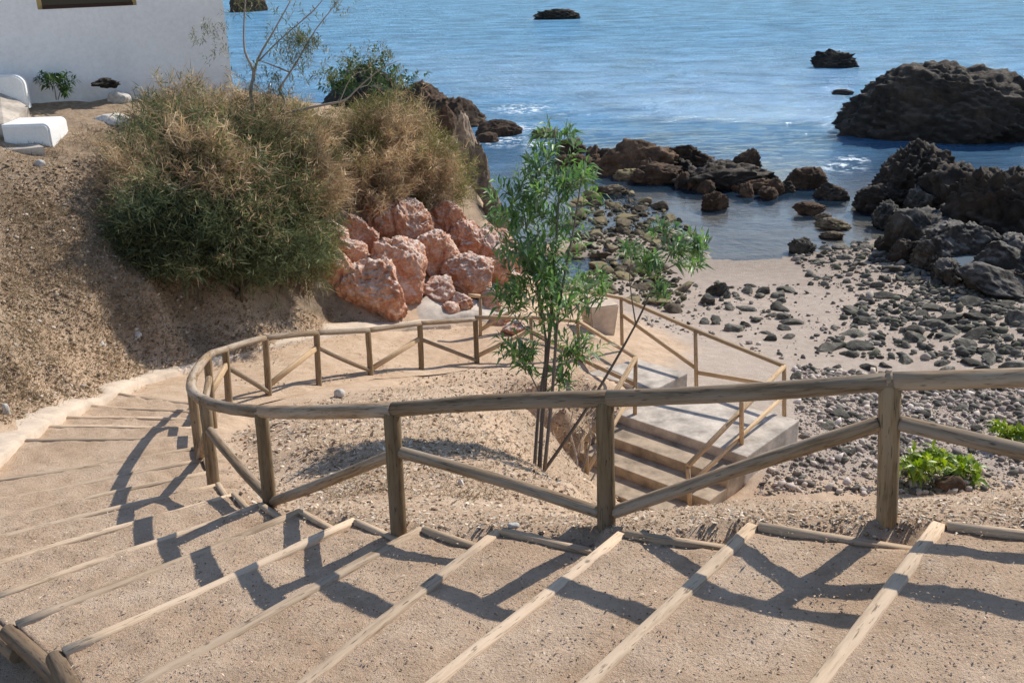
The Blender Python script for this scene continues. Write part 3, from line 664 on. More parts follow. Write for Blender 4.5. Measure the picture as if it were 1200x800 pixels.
railing('timber_railing', 'pale sawn timber railing along the beach side of the concrete landings', [r0, r1, r2, r3, r4, r5, r6],
        [(U(549, 346, 22.6), r0[1] + dz), (r0[1] + dz, r1[1] + dz), (r1[1] + dz, r2[1] + dz), (r2[1] + dz, r3[1] + dz), (r3[1] + dz, r4[1] + dz), (r4[1] + dz, r6[1] + dz)],
        [(lerp(*r0, .15), lerp(*r1, .75)), (lerp(*r2, .68), lerp(*r3, .3)), (lerp(*r3, .22), lerp(*r4, .62)), (lerp(*r4, .45), lerp(*r6, .6))])

# ------------------------------------------------------------------ concrete landings and steps
cs = empty('concrete_steps', tuple(PL1[0])); tag(cs, 'concrete landings with steps going down to the beach beside timber railings', 'steps')
child('landing', prism(PL1[::1], CAMH - 9.5, .025), M['concrete'], cs)
child('landing', prism(PL2[::1], CAMH - 9.4, .025), M['concrete'], cs)
e = PL1[1] - PL1[0]; L = np.linalg.norm(e); e /= L; nrm = np.array([e[1], -e[0], 0]); nrm = nrm if nrm[1] < 0 else -nrm
for k in range(1, 4):
    z = PL1[0][2] - .19 * k; t0, t1 = .6 * (k - 1) + .004, .6 * k
    a0 = PL1[0] + nrm * t0 + e * .02; a1 = PL1[0] + nrm * t1 + e * .02; b0 = PL1[0] + e * (L - .02) + nrm * t0; b1 = PL1[0] + e * (L - .02) + nrm * t1
    pts = [np.array([*q[:2], z]) for q in (a0, a1, b1, b0)]
    child('step', prism(pts, CAMH - 9.7, .02), M['step'], cs)
# tall pale concrete block at the far railing
c = G(702, 388); zt = 1.0
s_ = 36 * depth(c) / F / 2
def frustum(c, wx, wy, tx, ty, h, rot=0.0):
    cr, sr = math.cos(rot), math.sin(rot); V = []
    for (a, b_, z) in ((wx, wy, 0), (tx, ty, h)):
        for sx, sy in ((-1, -1), (1, -1), (1, 1), (-1, 1)):
            x, y = a * sx, b_ * sy; V.append((c[0] + x * cr - y * sr, c[1] + x * sr + y * cr, c[2] + z))
    bm = bmesh.new(); vs = [bm.verts.new(v) for v in V]
    for f in ((3, 2, 1, 0), (4, 5, 6, 7), (0, 1, 5, 4), (1, 2, 6, 5), (2, 3, 7, 6), (3, 0, 4, 7)): bm.faces.new([vs[i] for i in f])
    bmesh.ops.bevel(bm, geom=list(bm.edges), offset=.03, segments=2, affect='EDGES'); me = bpy.data.meshes.new('block'); bm.to_mesh(me); bm.free(); return me
o = link('concrete_block', frustum(c - np.array([0, 0, .1]), s_ * .75, .3, s_, .35, .85, .3), M['kerb']); tag(o, 'pale tapered concrete block behind the young tree by the railing', 'block')

# ------------------------------------------------------------------ rocks
def add_rock(name, label, cat, px, pyb, w, h, mat, seed, s=4, sy=.8, group=None, rot=0, sea=False, tilt=(0, 0), base=None, embed=.35, taper=0.0, **kw):
    g = base if base is not None else (H(px, pyb, CAMH) if sea else G(px, pyb))
    z = depth(g); wm_, hm = w * z / F / 2, h * z / F / .95
    vd = np.array([g[0], g[1], 0]) - np.array([CAM[0], CAM[1], 0]); vd /= np.linalg.norm(vd)
    sy_ = wm_ * sy
    v, f = rock_v(seed, s, **kw)
    v[:, :2] *= (1 - taper * np.clip(v[:, 2:3] + .2, 0, 1.2))
    v = v * np.array([wm_, sy_, hm / (2 - 2 * embed) * 1.0])
    zz = hm / (2 - 2 * embed)
    me = mesh_np(name, v, f, True)
    ang = math.atan2(vd[1], vd[0]) - math.pi / 2 + rot
    c = g + vd * sy_ * .8; c = np.array([c[0], c[1], g[2] + zz * (1 - 2 * embed)])
    o = link(name, me, mat); o.location = c; o.rotation_euler = (tilt[0], tilt[1], ang)
    tag(o, label, cat, group); return o
kw5 = dict(s=5, planes=18, fr=1.5, amp=.2, ridge=.2, cut=(.6, .95))
add_rock('sea_rock', 'huge dark craggy rock standing in the sea at the upper right', 'rock', 1100, 168, 232, 78, M['rock'], 5, s=6, sy=.65, sea=True, planes=10, fr=1.5, amp=.17, ridge=.16, strata=.05, sdir=(.8, .2, .8), cut=(.6, .9), embed=.33, taper=.2)
add_rock('sea_rock', 'low flat dark rock far out in the sea with foam around it', 'rock', 652, 23, 50, 9, M['rock'], 6, s=5, sy=.4, sea=True, ridge=.35, amp=.3)
add_rock('sea_rock', 'small two-peaked dark rock in the sea left of the huge rock', 'rock', 978, 80, 40, 15, M['rock'], 17, s=5, sy=.4, sea=True, ridge=.45, amp=.5)
add_rock('sea_rock', 'thin dark rock barely breaking the water beside the huge rock', 'rock', 988, 112, 26, 6, M['rock'], 8, s=4, sy=.5, sea=True)
add_rock('sea_rock', 'brown flat rock awash with foam left of the young tree', 'rock', 585, 160, 50, 16, M['brownrock'], 9, s=5, sy=.6, sea=True)
add_rock('sea_rock', 'small brown rock awash just below the flat brown one', 'rock', 572, 168, 28, 11, M['brownrock'], 10, s=4, sy=.6, sea=True)
add_rock('sea_rock', 'small dark rock awash right behind the tip of the young tree', 'rock', 640, 162, 36, 10, M['brownrock'], 12, s=4, sea=True)
add_rock('headland_rock', 'jagged brown headland rock ending in a foamy point', 'rock', 528, 150, 80, 32, M['brownrock'], 21, s=5, sy=.7, sea=True, ridge=.22, amp=.25, strata=.05, taper=.4)
add_rock('headland_rock', 'dark headland rock in the middle above the right bush', 'rock', 487, 146, 96, 42, M['brownrock'], 22, s=5, sy=.7, sea=True, ridge=.2, amp=.25, taper=.35)
add_rock('headland_rock', 'dark headland rock topped with green plants', 'rock', 432, 136, 100, 46, M['rock'], 23, s=5, sy=.7, sea=True, ridge=.2, amp=.25, taper=.35)
add_rock('sea_rock', 'brown rock behind the white house corner far out', 'rock', 292, 14, 44, 26, M['brownrock'], 24, s=5, sy=.6, sea=True)
for i, (px, py, w, h, lb, mt) in enumerate([
        (742, 206, 84, 48, 'big reddish brown rock at the left end of the ridge', 'brownrock'), (715, 196, 46, 26, 'dark brown rock left of the big ridge rock', 'brownrock'),
        (803, 196, 66, 34, 'brown rock at the back of the ridge above the pool', 'brownrock'), (768, 216, 60, 28, 'grey brown rock in front of the ridge by the pool', 'brownrock'),
        (846, 224, 96, 44, 'long dark sloping rock closing the pool', 'rock'), (878, 198, 32, 28, 'pointed brown rock behind the long dark rock', 'brownrock'),
        (886, 226, 44, 22, 'low brown rock at the right foot of the long dark rock', 'brownrock'), (917, 226, 24, 18, 'small dark rock between ridge and channel', 'rock'),
        (944, 222, 42, 32, 'golden brown rock right of the ridge in the channel', 'brownrock'), (972, 234, 38, 24, 'smooth dark rock at the channel edge', 'rock'),
        (948, 252, 30, 20, 'brown rock standing in the shallow pool water', 'brownrock'), (963, 258, 18, 10, 'small low mossy rock in the pool', 'mossy'), (975, 268, 32, 14, 'flat dark mossy rock in the pool on the right', 'mossy'), (976, 280, 24, 12, 'mossy rock where the pool meets the sand', 'mossy'),
        (668, 180, 30, 26, 'brown shore rock half hidden behind the tree', 'brownrock'), (672, 200, 40, 22, 'low reddish rock below it behind the tree', 'brownrock'), (836, 246, 28, 30, 'split brown rock with a pointed tip in the pool', 'brownrock'), (802, 222, 13, 16, 'small dark upright rock near the ridge', 'rock'),
        (745, 212, 40, 16, 'flat mossy slab before the ridge on the left', 'mossy'), (715, 228, 32, 14, 'flat dark slab left of the pool', 'mossy'), (940, 298, 34, 26, 'dark rock on the sand where the pool ends', 'stone'), (842, 347, 22, 24, 'upright dark stone alone on the sand', 'stone')]):
    add_rock('shore_rock', lb, 'rock', px, py, w * 1.15, h * .66, M[mt], 30 + i, s=5, sy=.6, planes=14, ridge=.26, amp=.24, cut=(.45, .9))
for i in range(46):
    t = rnd.random(); px = 665 + 250 * t; py = 198 + 28 * t + rnd.uniform(-10, 10); w = rnd.uniform(12, 30)
    add_rock('reef_rock', 'small jagged brown rock among the low reef rocks behind the pool', 'rock', px, py, w, w * rnd.uniform(.45, .75), M['brownrock'] if rnd.random() < .65 else M['rock'], 600 + i, s=4, sy=.8, planes=12, ridge=.28, amp=.25, cut=(.45, .9), group='small jagged rocks along the reef', rot=rnd.uniform(0, 3))
for i, (px, py, w, h, lb, mt, sy, kw) in enumerate([
        (1066, 250, 110, 82, 'dark craggy rock at the left of the right-hand outcrop', 'rock', .8, {}), (1172, 300, 150, 140, 'tall black outcrop cut by the right picture edge', 'rock', .7, {}),
        (1120, 265, 100, 80, 'dark rock between the two tall outcrop rocks', 'rock', .8, {}), (1030, 250, 60, 36, 'black rounded rock at the water end of the outcrop', 'rock', .8, {}),
        (1075, 302, 84, 78, 'pale grey crest rock in front of the dark outcrop', 'slabrock', .9, dict(strata=.035, sdir=(.5, .1, 1), ridge=.13)), (1120, 322, 120, 66, 'long grey sloping slab below the pale crest', 'slabrock', .9, dict(strata=.035, sdir=(.5, .1, 1), ridge=.13)),
        (1180, 336, 90, 58, 'tan sloping slab behind the small rock pool', 'slabrock', .8, dict(strata=.035, ridge=.07)), (1168, 352, 100, 34, 'low dark slab in front of the small rock pool', 'slabrock', .7, dict(strata=.035, ridge=.07)), (1230, 340, 90, 90, 'dark rock at the right edge above the low slab', 'rock', .8, {})]):
    add_rock('outcrop_rock', lb, 'rock', px, py, w * 1.08, h * .8, M[mt], 70 + i, s=6 if w > 100 else 5, sy=sy, planes=14, embed=.3, tilt=(0, .3 if mt != 'rock' else 0), **{**dict(strata=.045, sdir=(.75, .1, .7), taper=.15, ridge=.2, amp=.24, cut=(.5, .9)), **kw})
for i, (px, py, w) in enumerate([(1042, 268, 46), (1062, 282, 52), (1100, 290, 60), (1090, 318, 50), (1135, 312, 56), (1150, 340, 44), (1110, 336, 46), (1060, 308, 40), (1040, 296, 30), (1180, 318, 60), (1130, 282, 70), (1195, 345, 50), (1085, 258, 60)]):
    add_rock('outcrop_rock', 'dark jagged rock packed between the larger outcrop rocks', 'rock', px, py, w, w * .55, M['rock'] if i % 3 else M['slabrock'], 700 + i, s=5, sy=.8, planes=12, ridge=.24, amp=.24, strata=.04, cut=(.5, .9), group='jagged rocks packed in the outcrop', rot=rnd.uniform(0, 3))
# small pool of water among the slabs
pc = G(1146, 327); pc[2] += .5
th = np.linspace(0, 2 * math.pi, 24, endpoint=False)
v = np.array([[pc[0] + math.cos(t) * .75 * (1 + .2 * math.sin(3 * t)), pc[1] + math.sin(t) * .95, pc[2]] for t in th])
def mat_puddle():
    m, nt, b, _ = nmat('pool_water'); b.inputs['Base Color'].default_value = (.16, .2, .24, 1); b.inputs['Roughness'].default_value = .06; b.inputs['Specular IOR Level'].default_value = .9; bump(nt, b, noise(nt, pos(nt), 6, 3), .1, .02); return m
struct(link('rock_pool_water', mesh_np('pool', v, np.array([list(range(24))])), mat_puddle()))

for i, (px, py, w, h, lb) in enumerate([(440, 377, 74, 72, 'largest rounded red boulder at the front left of the pile'), (468, 352, 66, 66, 'big red boulder leaning behind the largest one'), (409, 322, 42, 38, 'pinkish boulder under the bush edge'), (393, 342, 46, 42, 'red boulder at the far left foot of the pile'),
        (424, 300, 42, 40, 'knobbly red boulder in the upper left of the pile'), (446, 280, 48, 46, 'shaded dark red boulder tucked into the bush'), (484, 302, 50, 62, 'tall red boulder in the centre of the pile'), (511, 330, 52, 58, 'deep red boulder with a hollow in the middle'),
        (524, 284, 44, 44, 'pale pink boulder at the top of the pile'), (551, 310, 46, 44, 'red boulder with an orange face at the upper right'), (581, 336, 50, 62, 'pink boulder at the right end of the pile'), (549, 350, 64, 48, 'broad pale red boulder at the lower right'),
        (511, 357, 38, 28, 'small pink boulder at the foot of the pile'), (608, 324, 26, 26, 'small pinkish boulder beside the young tree'), (537, 366, 28, 18, 'small grey boulder on the mortar slab'), (394, 300, 28, 40, 'pale dusty boulder half buried by the bush'), (600, 395, 26, 14, 'flat pink stone on the path behind the railing'), (585, 383, 22, 12, 'low pale stone beside the outer railing')]):
    add_rock('red_boulder', lb, 'boulder', px, py, w * 1.17, h * 1.08, M['red'], 120 + i, s=6 if w > 40 else 5, sy=.85, planes=15, fr=1.6, amp=.17, ridge=.14, cut=(.5, .92), embed=.22, tilt=(rnd.uniform(-.2, .2), rnd.uniform(-.2, .2)))
for i, (px, py) in enumerate([(500, 318), (455, 300), (425, 330), (535, 325), (565, 352), (592, 350), (470, 290), (540, 290), (560, 338), (420, 345), (486, 352), (528, 372), (574, 366), (604, 345)]):
    w = rnd.uniform(16, 30); add_rock('red_boulder', 'small pinkish rock filling a gap in the red boulder pile', 'boulder', px, py, w, w * .85, M['red'], 640 + i, s=4, planes=14, ridge=.14, cut=(.5, .9), group='small rocks in the red boulder pile')
add_rock('pale_stone', 'white veined stone at the right end of the red boulders', 'stone', 597, 334, 17, 28, M['white_stone'], 150, s=4)
mp_ = [(486, 372), (488, 352), (520, 346), (560, 356), (596, 362), (612, 372), (590, 380), (545, 378), (510, 381)]
cen = G(545, 367); ring = np.array([G(*q) for q in mp_]); vs = [cen + (0, 0, .10)]
for t in (.45, .8, 1.0):
    for q in ring: p = cen * (1 - t) + q * t; p[2] = ground_z(p[0], p[1])[0] + (.09 if t < 1 else -.05) + .05 * rnd.random(); vs.append(p)
m = len(ring); fs3 = [(0, 1 + i, 1 + (i + 1) % m) for i in range(m)]; fs4 = [(1 + k * m + i, 1 + (k + 1) * m + i, 1 + (k + 1) * m + (i + 1) % m, 1 + k * m + (i + 1) % m) for k in range(2) for i in range(m)]
o = link('mortar_slab', mesh_np('mortar_slab', np.array(vs), [np.array(fs3), np.array(fs4)], True), M['concrete']); tag(o, 'grey mortar slab sloping under the red boulders', 'slab')
for i, (px, py, w, h, lb) in enumerate([(372, 338, 12, 10, 'white stone on the bank below the bush'), (398, 466, 13, 10, 'white rounded stone at the foot of a far fence post'), (120, 408, 10, 8, 'white stone on the dry bank slope'), (8, 487, 9, 14, 'pale stone on the bank by the kerb at the left'), (602, 619, 14, 5, 'white chip at the top of a step edge'),
        (160, 398, 14, 9, 'grey stone lying on the dry bank'), (540, 570, 8, 8, 'white pebble on the earth slope inside the fence'), (48, 196, 14, 8, 'pale stone in front of the house terrace'), (1110, 577, 36, 16, 'brown earthy stone beside the green plants')]):
    add_rock('pale_stone', lb, 'stone', px, py, w, h, M['white_stone'] if i != 8 else M['brownrock'], 160 + i, s=3)
for i, (px, py, w, h, lb, mt) in enumerate([(545, 200, 40, 60, 'brown stratified cliff rock above the shore', 'cliff'), (562, 238, 44, 60, 'grey stratified cliff rock beside the bush', 'cliff'), (580, 280, 40, 60, 'grey cliff rock just above the red boulders', 'cliff'), (520, 165, 40, 36, 'dark brown cliff rock below the headland', 'brownrock')]):
    add_rock('cliff_rock', lb, 'rock', px, py, w, h, M[mt], 180 + i, s=5, sy=1.0, strata=.06, sdir=(.8, .3, .9), ridge=.12, embed=.45, taper=.3, base=U(px, py, 31.0 - i * .6 if i < 3 else 32))

# beach stones: shared rock shapes, one object per stone
def stone_variant(seed, flat):
    v, f = rock_v(seed, 3, planes=12, fr=1.5, amp=.15, ridge=.09, cut=(.3, .85)); v = v * np.array([1, .75, flat])
    return v, f
VARI = {k: [] for k in ('stone', 'mossy', 'pale')}
for k in range(10):
    v, f = stone_variant(200 + k, rnd.uniform(.4, .7))
    for kk in VARI:
        me = mesh_np('beach_stone', v, f, True); me.set_sharp_from_angle(angle=math.radians(24)); me.materials.append(M['white_stone'] if kk == 'pale' else M[kk]); VARI[kk].append(me)
def scatter(poly, n, smin, smax, pw=2.2):
    xs = [p[0] for p in poly]; ys = [p[1] for p in poly]; out = []
    while len(out) < n:
        x, y = rnd.uniform(min(xs), max(xs)), rnd.uniform(min(ys), max(ys))
        if in_poly(np.array([x]), np.array([y]), poly)[0]: out.append((x, y, smin + (smax - smin) * rnd.random() ** pw))
    return out
placed = []
def put_stones(pts, kind, name, label, group):
    for x, y, s in pts:
        g = G(x, y)
        if near_slabs(np.array([g[0]]), np.array([g[1]]))[0] > -.35: continue
        if any((g[0] - q[0]) ** 2 + (g[1] - q[1]) ** 2 < ((s + q[2]) * .62) ** 2 for q in placed): continue
        placed.append((g[0], g[1], s))
        o = bpy.data.objects.new(name, rnd.choice(VARI[kind])); COL.objects.link(o)
        o.location = (g[0], g[1], max(g[2], ground_z(g[0], g[1])[0]) + s * .02); o.scale = (s, s * rnd.uniform(.8, 1.2), s * rnd.uniform(.75, 1.15)); o.rotation_euler = (rnd.uniform(-.3, .3), rnd.uniform(-.3, .3), rnd.uniform(0, 6.28))
        tag(o, label, 'stone', group)
MIDP = [(805, 335), (850, 325), (925, 340), (935, 395), (900, 400), (840, 395), (815, 385)]
put_stones(sorted(scatter(MIDP, 60, .14, .42, 1.6), key=lambda q: -q[2]), 'stone', 'beach_stone', 'dark stone in the loose cluster lying on the open sand', 'dark stones in the cluster on the open sand')
RIGHT = [(930, 290), (1010, 276), (1060, 305), (1120, 335), (1200, 352), (1200, 440), (1000, 436), (960, 418), (985, 380), (1010, 345), (950, 330)]
put_stones(sorted(scatter(RIGHT, 230, .12, .55, 2.2), key=lambda q: -q[2]), 'stone', 'beach_stone', 'grey green stone in the stony field below the outcrop', 'stones in the field below the outcrop')
LEFT = [(672, 230), (730, 222), (790, 250), (815, 275), (770, 300), (800, 330), (800, 370), (745, 360), (690, 345), (670, 290)]
put_stones(sorted(scatter(LEFT, 165, .16, .62, 1.8), key=lambda q: -q[2]), 'mossy', 'mossy_stone', 'mossy brown stone beside the shallow pool behind the tree', 'mossy stones left of the shallow pool')
LOW = [(860, 405), (960, 425), (1200, 448), (1200, 520), (1050, 560), (945, 520), (930, 440)]
put_stones(sorted(scatter(LOW, 45, .1, .3, 2.0), key=lambda q: -q[2]), 'stone', 'beach_stone', 'grey stone among the gravel past the concrete landing', 'grey stones in the gravel past the landing')

# ------------------------------------------------------------------ pebbles and litter nobody could count
def many(name, P, S, cols, mat, shape='pebble', flat=.6):
    if shape == 'pebble':
        bv, bf = ico(1)
        bv = bv * np.array([1, .8, flat])
    else:
        bv = np.array([[-1, 0, 0], [0, -.45, .12], [1, 0, -.05], [0, .45, .2]]); bf = np.array([[0, 1, 2], [0, 2, 3]])
    n = len(P); m = len(bv); yaw = R.uniform(0, 6.28, n); c, s = np.cos(yaw), np.sin(yaw)
    jit = R.uniform(.55, 1.35, (n, m, 3)); V = bv[None] * jit * S[:, None, None]
    tx = R.normal(0, .35, (n, 1)); V[:, :, 2] += V[:, :, 0] * tx
    x = V[:, :, 0] * c[:, None] - V[:, :, 1] * s[:, None]; y = V[:, :, 0] * s[:, None] + V[:, :, 1] * c[:, None]
    V = np.stack([x, y, V[:, :, 2]], 2) + P[:, None, :]
    Fc = (bf[None] + (np.arange(n) * m)[:, None, None]).reshape(-1, bf.shape[1])
    me = mesh_np(name, V.reshape(-1, 3), Fc, False); set_col(me, np.repeat(cols, m, 0)); return link(name, me, mat)
def pick_world(polypx, n, dn):
    poly = [H(a, b_, dn)[:2] for a, b_ in polypx]; xs = [p[0] for p in poly]; ys = [p[1] for p in poly]; X_, Y_ = [], []
    while sum(map(len, X_)) < n:
        x = R.uniform(min(xs), max(xs), n * 3); y = R.uniform(min(ys), max(ys), n * 3); k = in_poly(x, y, poly); X_.append(x[k]); Y_.append(y[k])
    return np.concatenate(X_)[:n], np.concatenate(Y_)[:n]
def pal(cols, n, var=.25):
    c = np.array(cols)[R.randint(0, len(cols), n)]; return np.clip(c * R.uniform(1 - var, 1 + var, (n, 1)), 0, .9)
def beach_pebbles(name, label, poly, dn, n, smin, smax, cols, dens=None):
    x, y = pick_world(poly, n, dn)
    k = near_slabs(x, y) < -.08
    if dens is not None: k &= (vnoise(np.stack([x * dens, y * dens, 0 * x], 1), 3) > R.uniform(-1, .5, len(x)))
    x, y = x[k], y[k]; s = smin + (smax - smin) * R.uniform(0, 1, len(x)) ** 4
    P = np.stack([x, y, ground_z(x, y) + s * .25], 1)
    tag(many(name, P, s, pal(cols, len(x)), M['attr']), label, None, kind='stuff')
GREY = [(.10, .097, .08), (.16, .147, .12), (.07, .066, .055), (.22, .195, .16), (.12, .115, .078), (.36, .31, .26)]
PINK = [(.40, .33, .28), (.5, .42, .36), (.30, .25, .215), (.2, .17, .145), (.6, .52, .46), (.13, .115, .095), (.46, .38, .31)]
beach_pebbles('cobbles', 'grey green cobbles filling the stony field below the outcrop', RIGHT, 9.7, 3600, .015, .18, GREY, .45)
beach_pebbles('shingle', 'pinkish grey shingle beyond the fence and the landing', [(930, 425), (1250, 440), (1400, 480), (1500, 570), (880, 590), (930, 520)], 9.2, 11000, .010, .12, PINK + PINK + GREY[:2], .8)
beach_pebbles('pebbles', 'mossy pebbles between the stones left of the pool', LEFT, 9.9, 1500, .05, .2, [(.09, .08, .045), (.13, .11, .07), (.06, .055, .04), (.2, .17, .12)])
beach_pebbles('beach_pebbles', 'scattered pebbles on the open sand', [(790, 330), (930, 320), (1010, 340), (985, 420), (920, 430), (800, 400), (740, 380)], 9.5, 700, .02, .1, GREY + PINK, .5)
beach_pebbles('gravel', 'fine pale gravel between the shingle', [(930, 425), (1250, 440), (1400, 480), (1500, 570), (880, 590), (930, 520)], 9.2, 22000, .006, .035, PINK)
# chips and dry leaf litter on treads and slope
def litter(name, label, poly, dn, n, smin, smax, cols, shape, clump=None):
    x, y = pick_world(poly, n, dn)
    k = near_slabs(x, y) < 0
    if clump: k &= vnoise(np.stack([x * clump, y * clump, 0 * x], 1), 13) > R.uniform(-1, .9, len(x))
    for I_, O_, h_ in bnd:
        e_ = (O_ - I_)[:2]; L_ = np.linalg.norm(e_); dd = np.abs((x - I_[0]) * e_[1] - (y - I_[1]) * e_[0]) / L_; tt = ((x - I_[0]) * e_[0] + (y - I_[1]) * e_[1]) / L_ ** 2
        k &= ~((dd < .075) & (tt > -.05) & (tt < 1.05))
    x, y = x[k], y[k]; z, on = tread_z(x, y); s = smin + (smax - smin) * R.uniform(0, 1, len(x)) ** 3
    P = np.stack([x, y, z + s * .2 + np.where(on, .022, .004)], 1)
    tag(many(name, P, s, pal(cols, len(x), .35), M['attr'], shape), label, None, kind='stuff')
EARTH = [(.46, .33, .22), (.36, .25, .16), (.54, .42, .30), (.27, .185, .12), (.18, .125, .085), (.66, .54, .41), (.5, .38, .27)]
STAIRP = [(-500, 800), (-200, 560), (80, 470), (250, 470), (330, 560), (500, 590), (1700, 560), (1700, 900), (300, 1100), (-100, 850)]
litter('leaf_litter', 'dry leaf litter and chips strewn over the earth steps', STAIRP, 3.9, 26000, .003, .015, EARTH, 'leaf')
litter('grit', 'small grit lying on the earth steps', STAIRP, 3.9, 11000, .003, .009, EARTH, 'pebble')
INNER = [(300, 600), (260, 520), (330, 480), (560, 430), (690, 440), (724, 480), (726, 560), (760, 600), (1500, 570), (1500, 640), (700, 632), (480, 632)]
def litter_px(name, label, poly, n, smin, smax, cols, shape, lift=0):
    pts = scatter(poly, n, smin, smax, 3); P = []
    rr_ = [ray(x, y) for x, y, s in pts]; d = np.array(rr_); z = np.arange(5, 26, .08)
    Pz = CAM + z[None, :, None] * d[:, None, :]
    hg = ground_z(Pz[..., 0].ravel(), Pz[..., 1].ravel()).reshape(Pz.shape[:2]); hit = Pz[..., 2] <= hg; k = hit.argmax(1); ok = hit.any(1)
    P = Pz[np.arange(len(k)), k][ok]; P[:, 0] += R.normal(0, .05, len(P)); P[:, 1] += R.normal(0, .15, len(P)); s = np.array([q[2] for q in pts])[ok] * np.clip(np.linalg.norm(P - CAM, axis=1) / 11, .45, 1.3)
    on = tread_z(P[:, 0], P[:, 1])[1] | (near_slabs(P[:, 0], P[:, 1]) > 0); P, s = P[~on], s[~on]
    P[:, 2] = ground_z(P[:, 0], P[:, 1]) + s * .25 + lift
    tag(many(name, P, s, pal(cols, len(P), .4), M['attr'], shape), label, None, kind='stuff')
litter_px('dry_leaves', 'dry leaves and chips on the earth slope inside the fence', INNER, 26000, .007, .042, EARTH + [(.6, .52, .42), (.5, .42, .33)], 'leaf')
litter_px('rubble', 'small clods and stones on the earth slope inside the fence', INNER, 4000, .005, .035, EARTH, 'pebble')
litter_px('path_grit', 'dry chips and grit on the sloping path', [(250, 482), (310, 402), (560, 384), (650, 396), (640, 420), (560, 425), (320, 462)], 3500, .008, .03, EARTH, 'leaf', .05)
BANKP = [(0, 500), (0, 190), (130, 190), (250, 350), (380, 372), (480, 382), (330, 402), (220, 432), (70, 485)]
litter_px('bank_rubble', 'stones and clods on the dry bank', BANKP, 3600, .006, .04, [(.30, .21, .13), (.25, .175, .11), (.36, .26, .17), (.20, .14, .09), (.28, .21, .14), (.3, .22, .14), (.26, .2, .13), (.5, .43, .35)], 'pebble')
litter_px('bank_litter', 'dead leaves and twigs strewn over the dry bank', BANKP, 14000, .008, .04, [(.36, .26, .16), (.25, .17, .10), (.46, .35, .23), (.18, .12, .075), (.56, .45, .32)], 'leaf')

# ------------------------------------------------------------------ foliage builders
def blades(bp, dr, L, W):
    n = len(bp); dr = dr / np.linalg.norm(dr, axis=1, keepdims=True)
    s = np.cross(dr, R.normal(size=(n, 3))); s /= np.linalg.norm(s, axis=1, keepdims=True) + 1e-9
    tip = bp + dr * L[:, None] + np.array([0, 0, -1]) * (L * .12)[:, None]
    V = np.stack([bp - s * W[:, None] / 2, bp + s * W[:, None] / 2, tip], 1).reshape(-1, 3)
    return V, np.arange(3 * n).reshape(-1, 3)
def leaves(bp, dr, L, W, droop=.25):
    n = len(bp); dr = dr / np.linalg.norm(dr, axis=1, keepdims=True)
    s = np.cross(dr, np.array([0, 0, 1.0]) + R.normal(0, .35, (n, 3))); s /= np.linalg.norm(s, axis=1, keepdims=True) + 1e-9
    up = np.cross(s, dr); mid = bp + dr * (L * .45)[:, None] + up * (L * .05)[:, None]
    tip = bp + dr * L[:, None] - np.array([0, 0, 1]) * (L * droop)[:, None]
    l = mid - s * W[:, None] / 2 + up * (W * .2)[:, None]; r = mid + s * W[:, None] / 2 + up * (W * .2)[:, None]
    V = np.stack([bp, l, tip, r, mid], 1).reshape(-1, 3); b0 = np.arange(n)[:, None] * 5
    Fc = np.concatenate([b0 + np.array([0, 4, 1]), b0 + np.array([1, 4, 2]), b0 + np.array([0, 3, 4]), b0 + np.array([4, 3, 2])]); return V, Fc
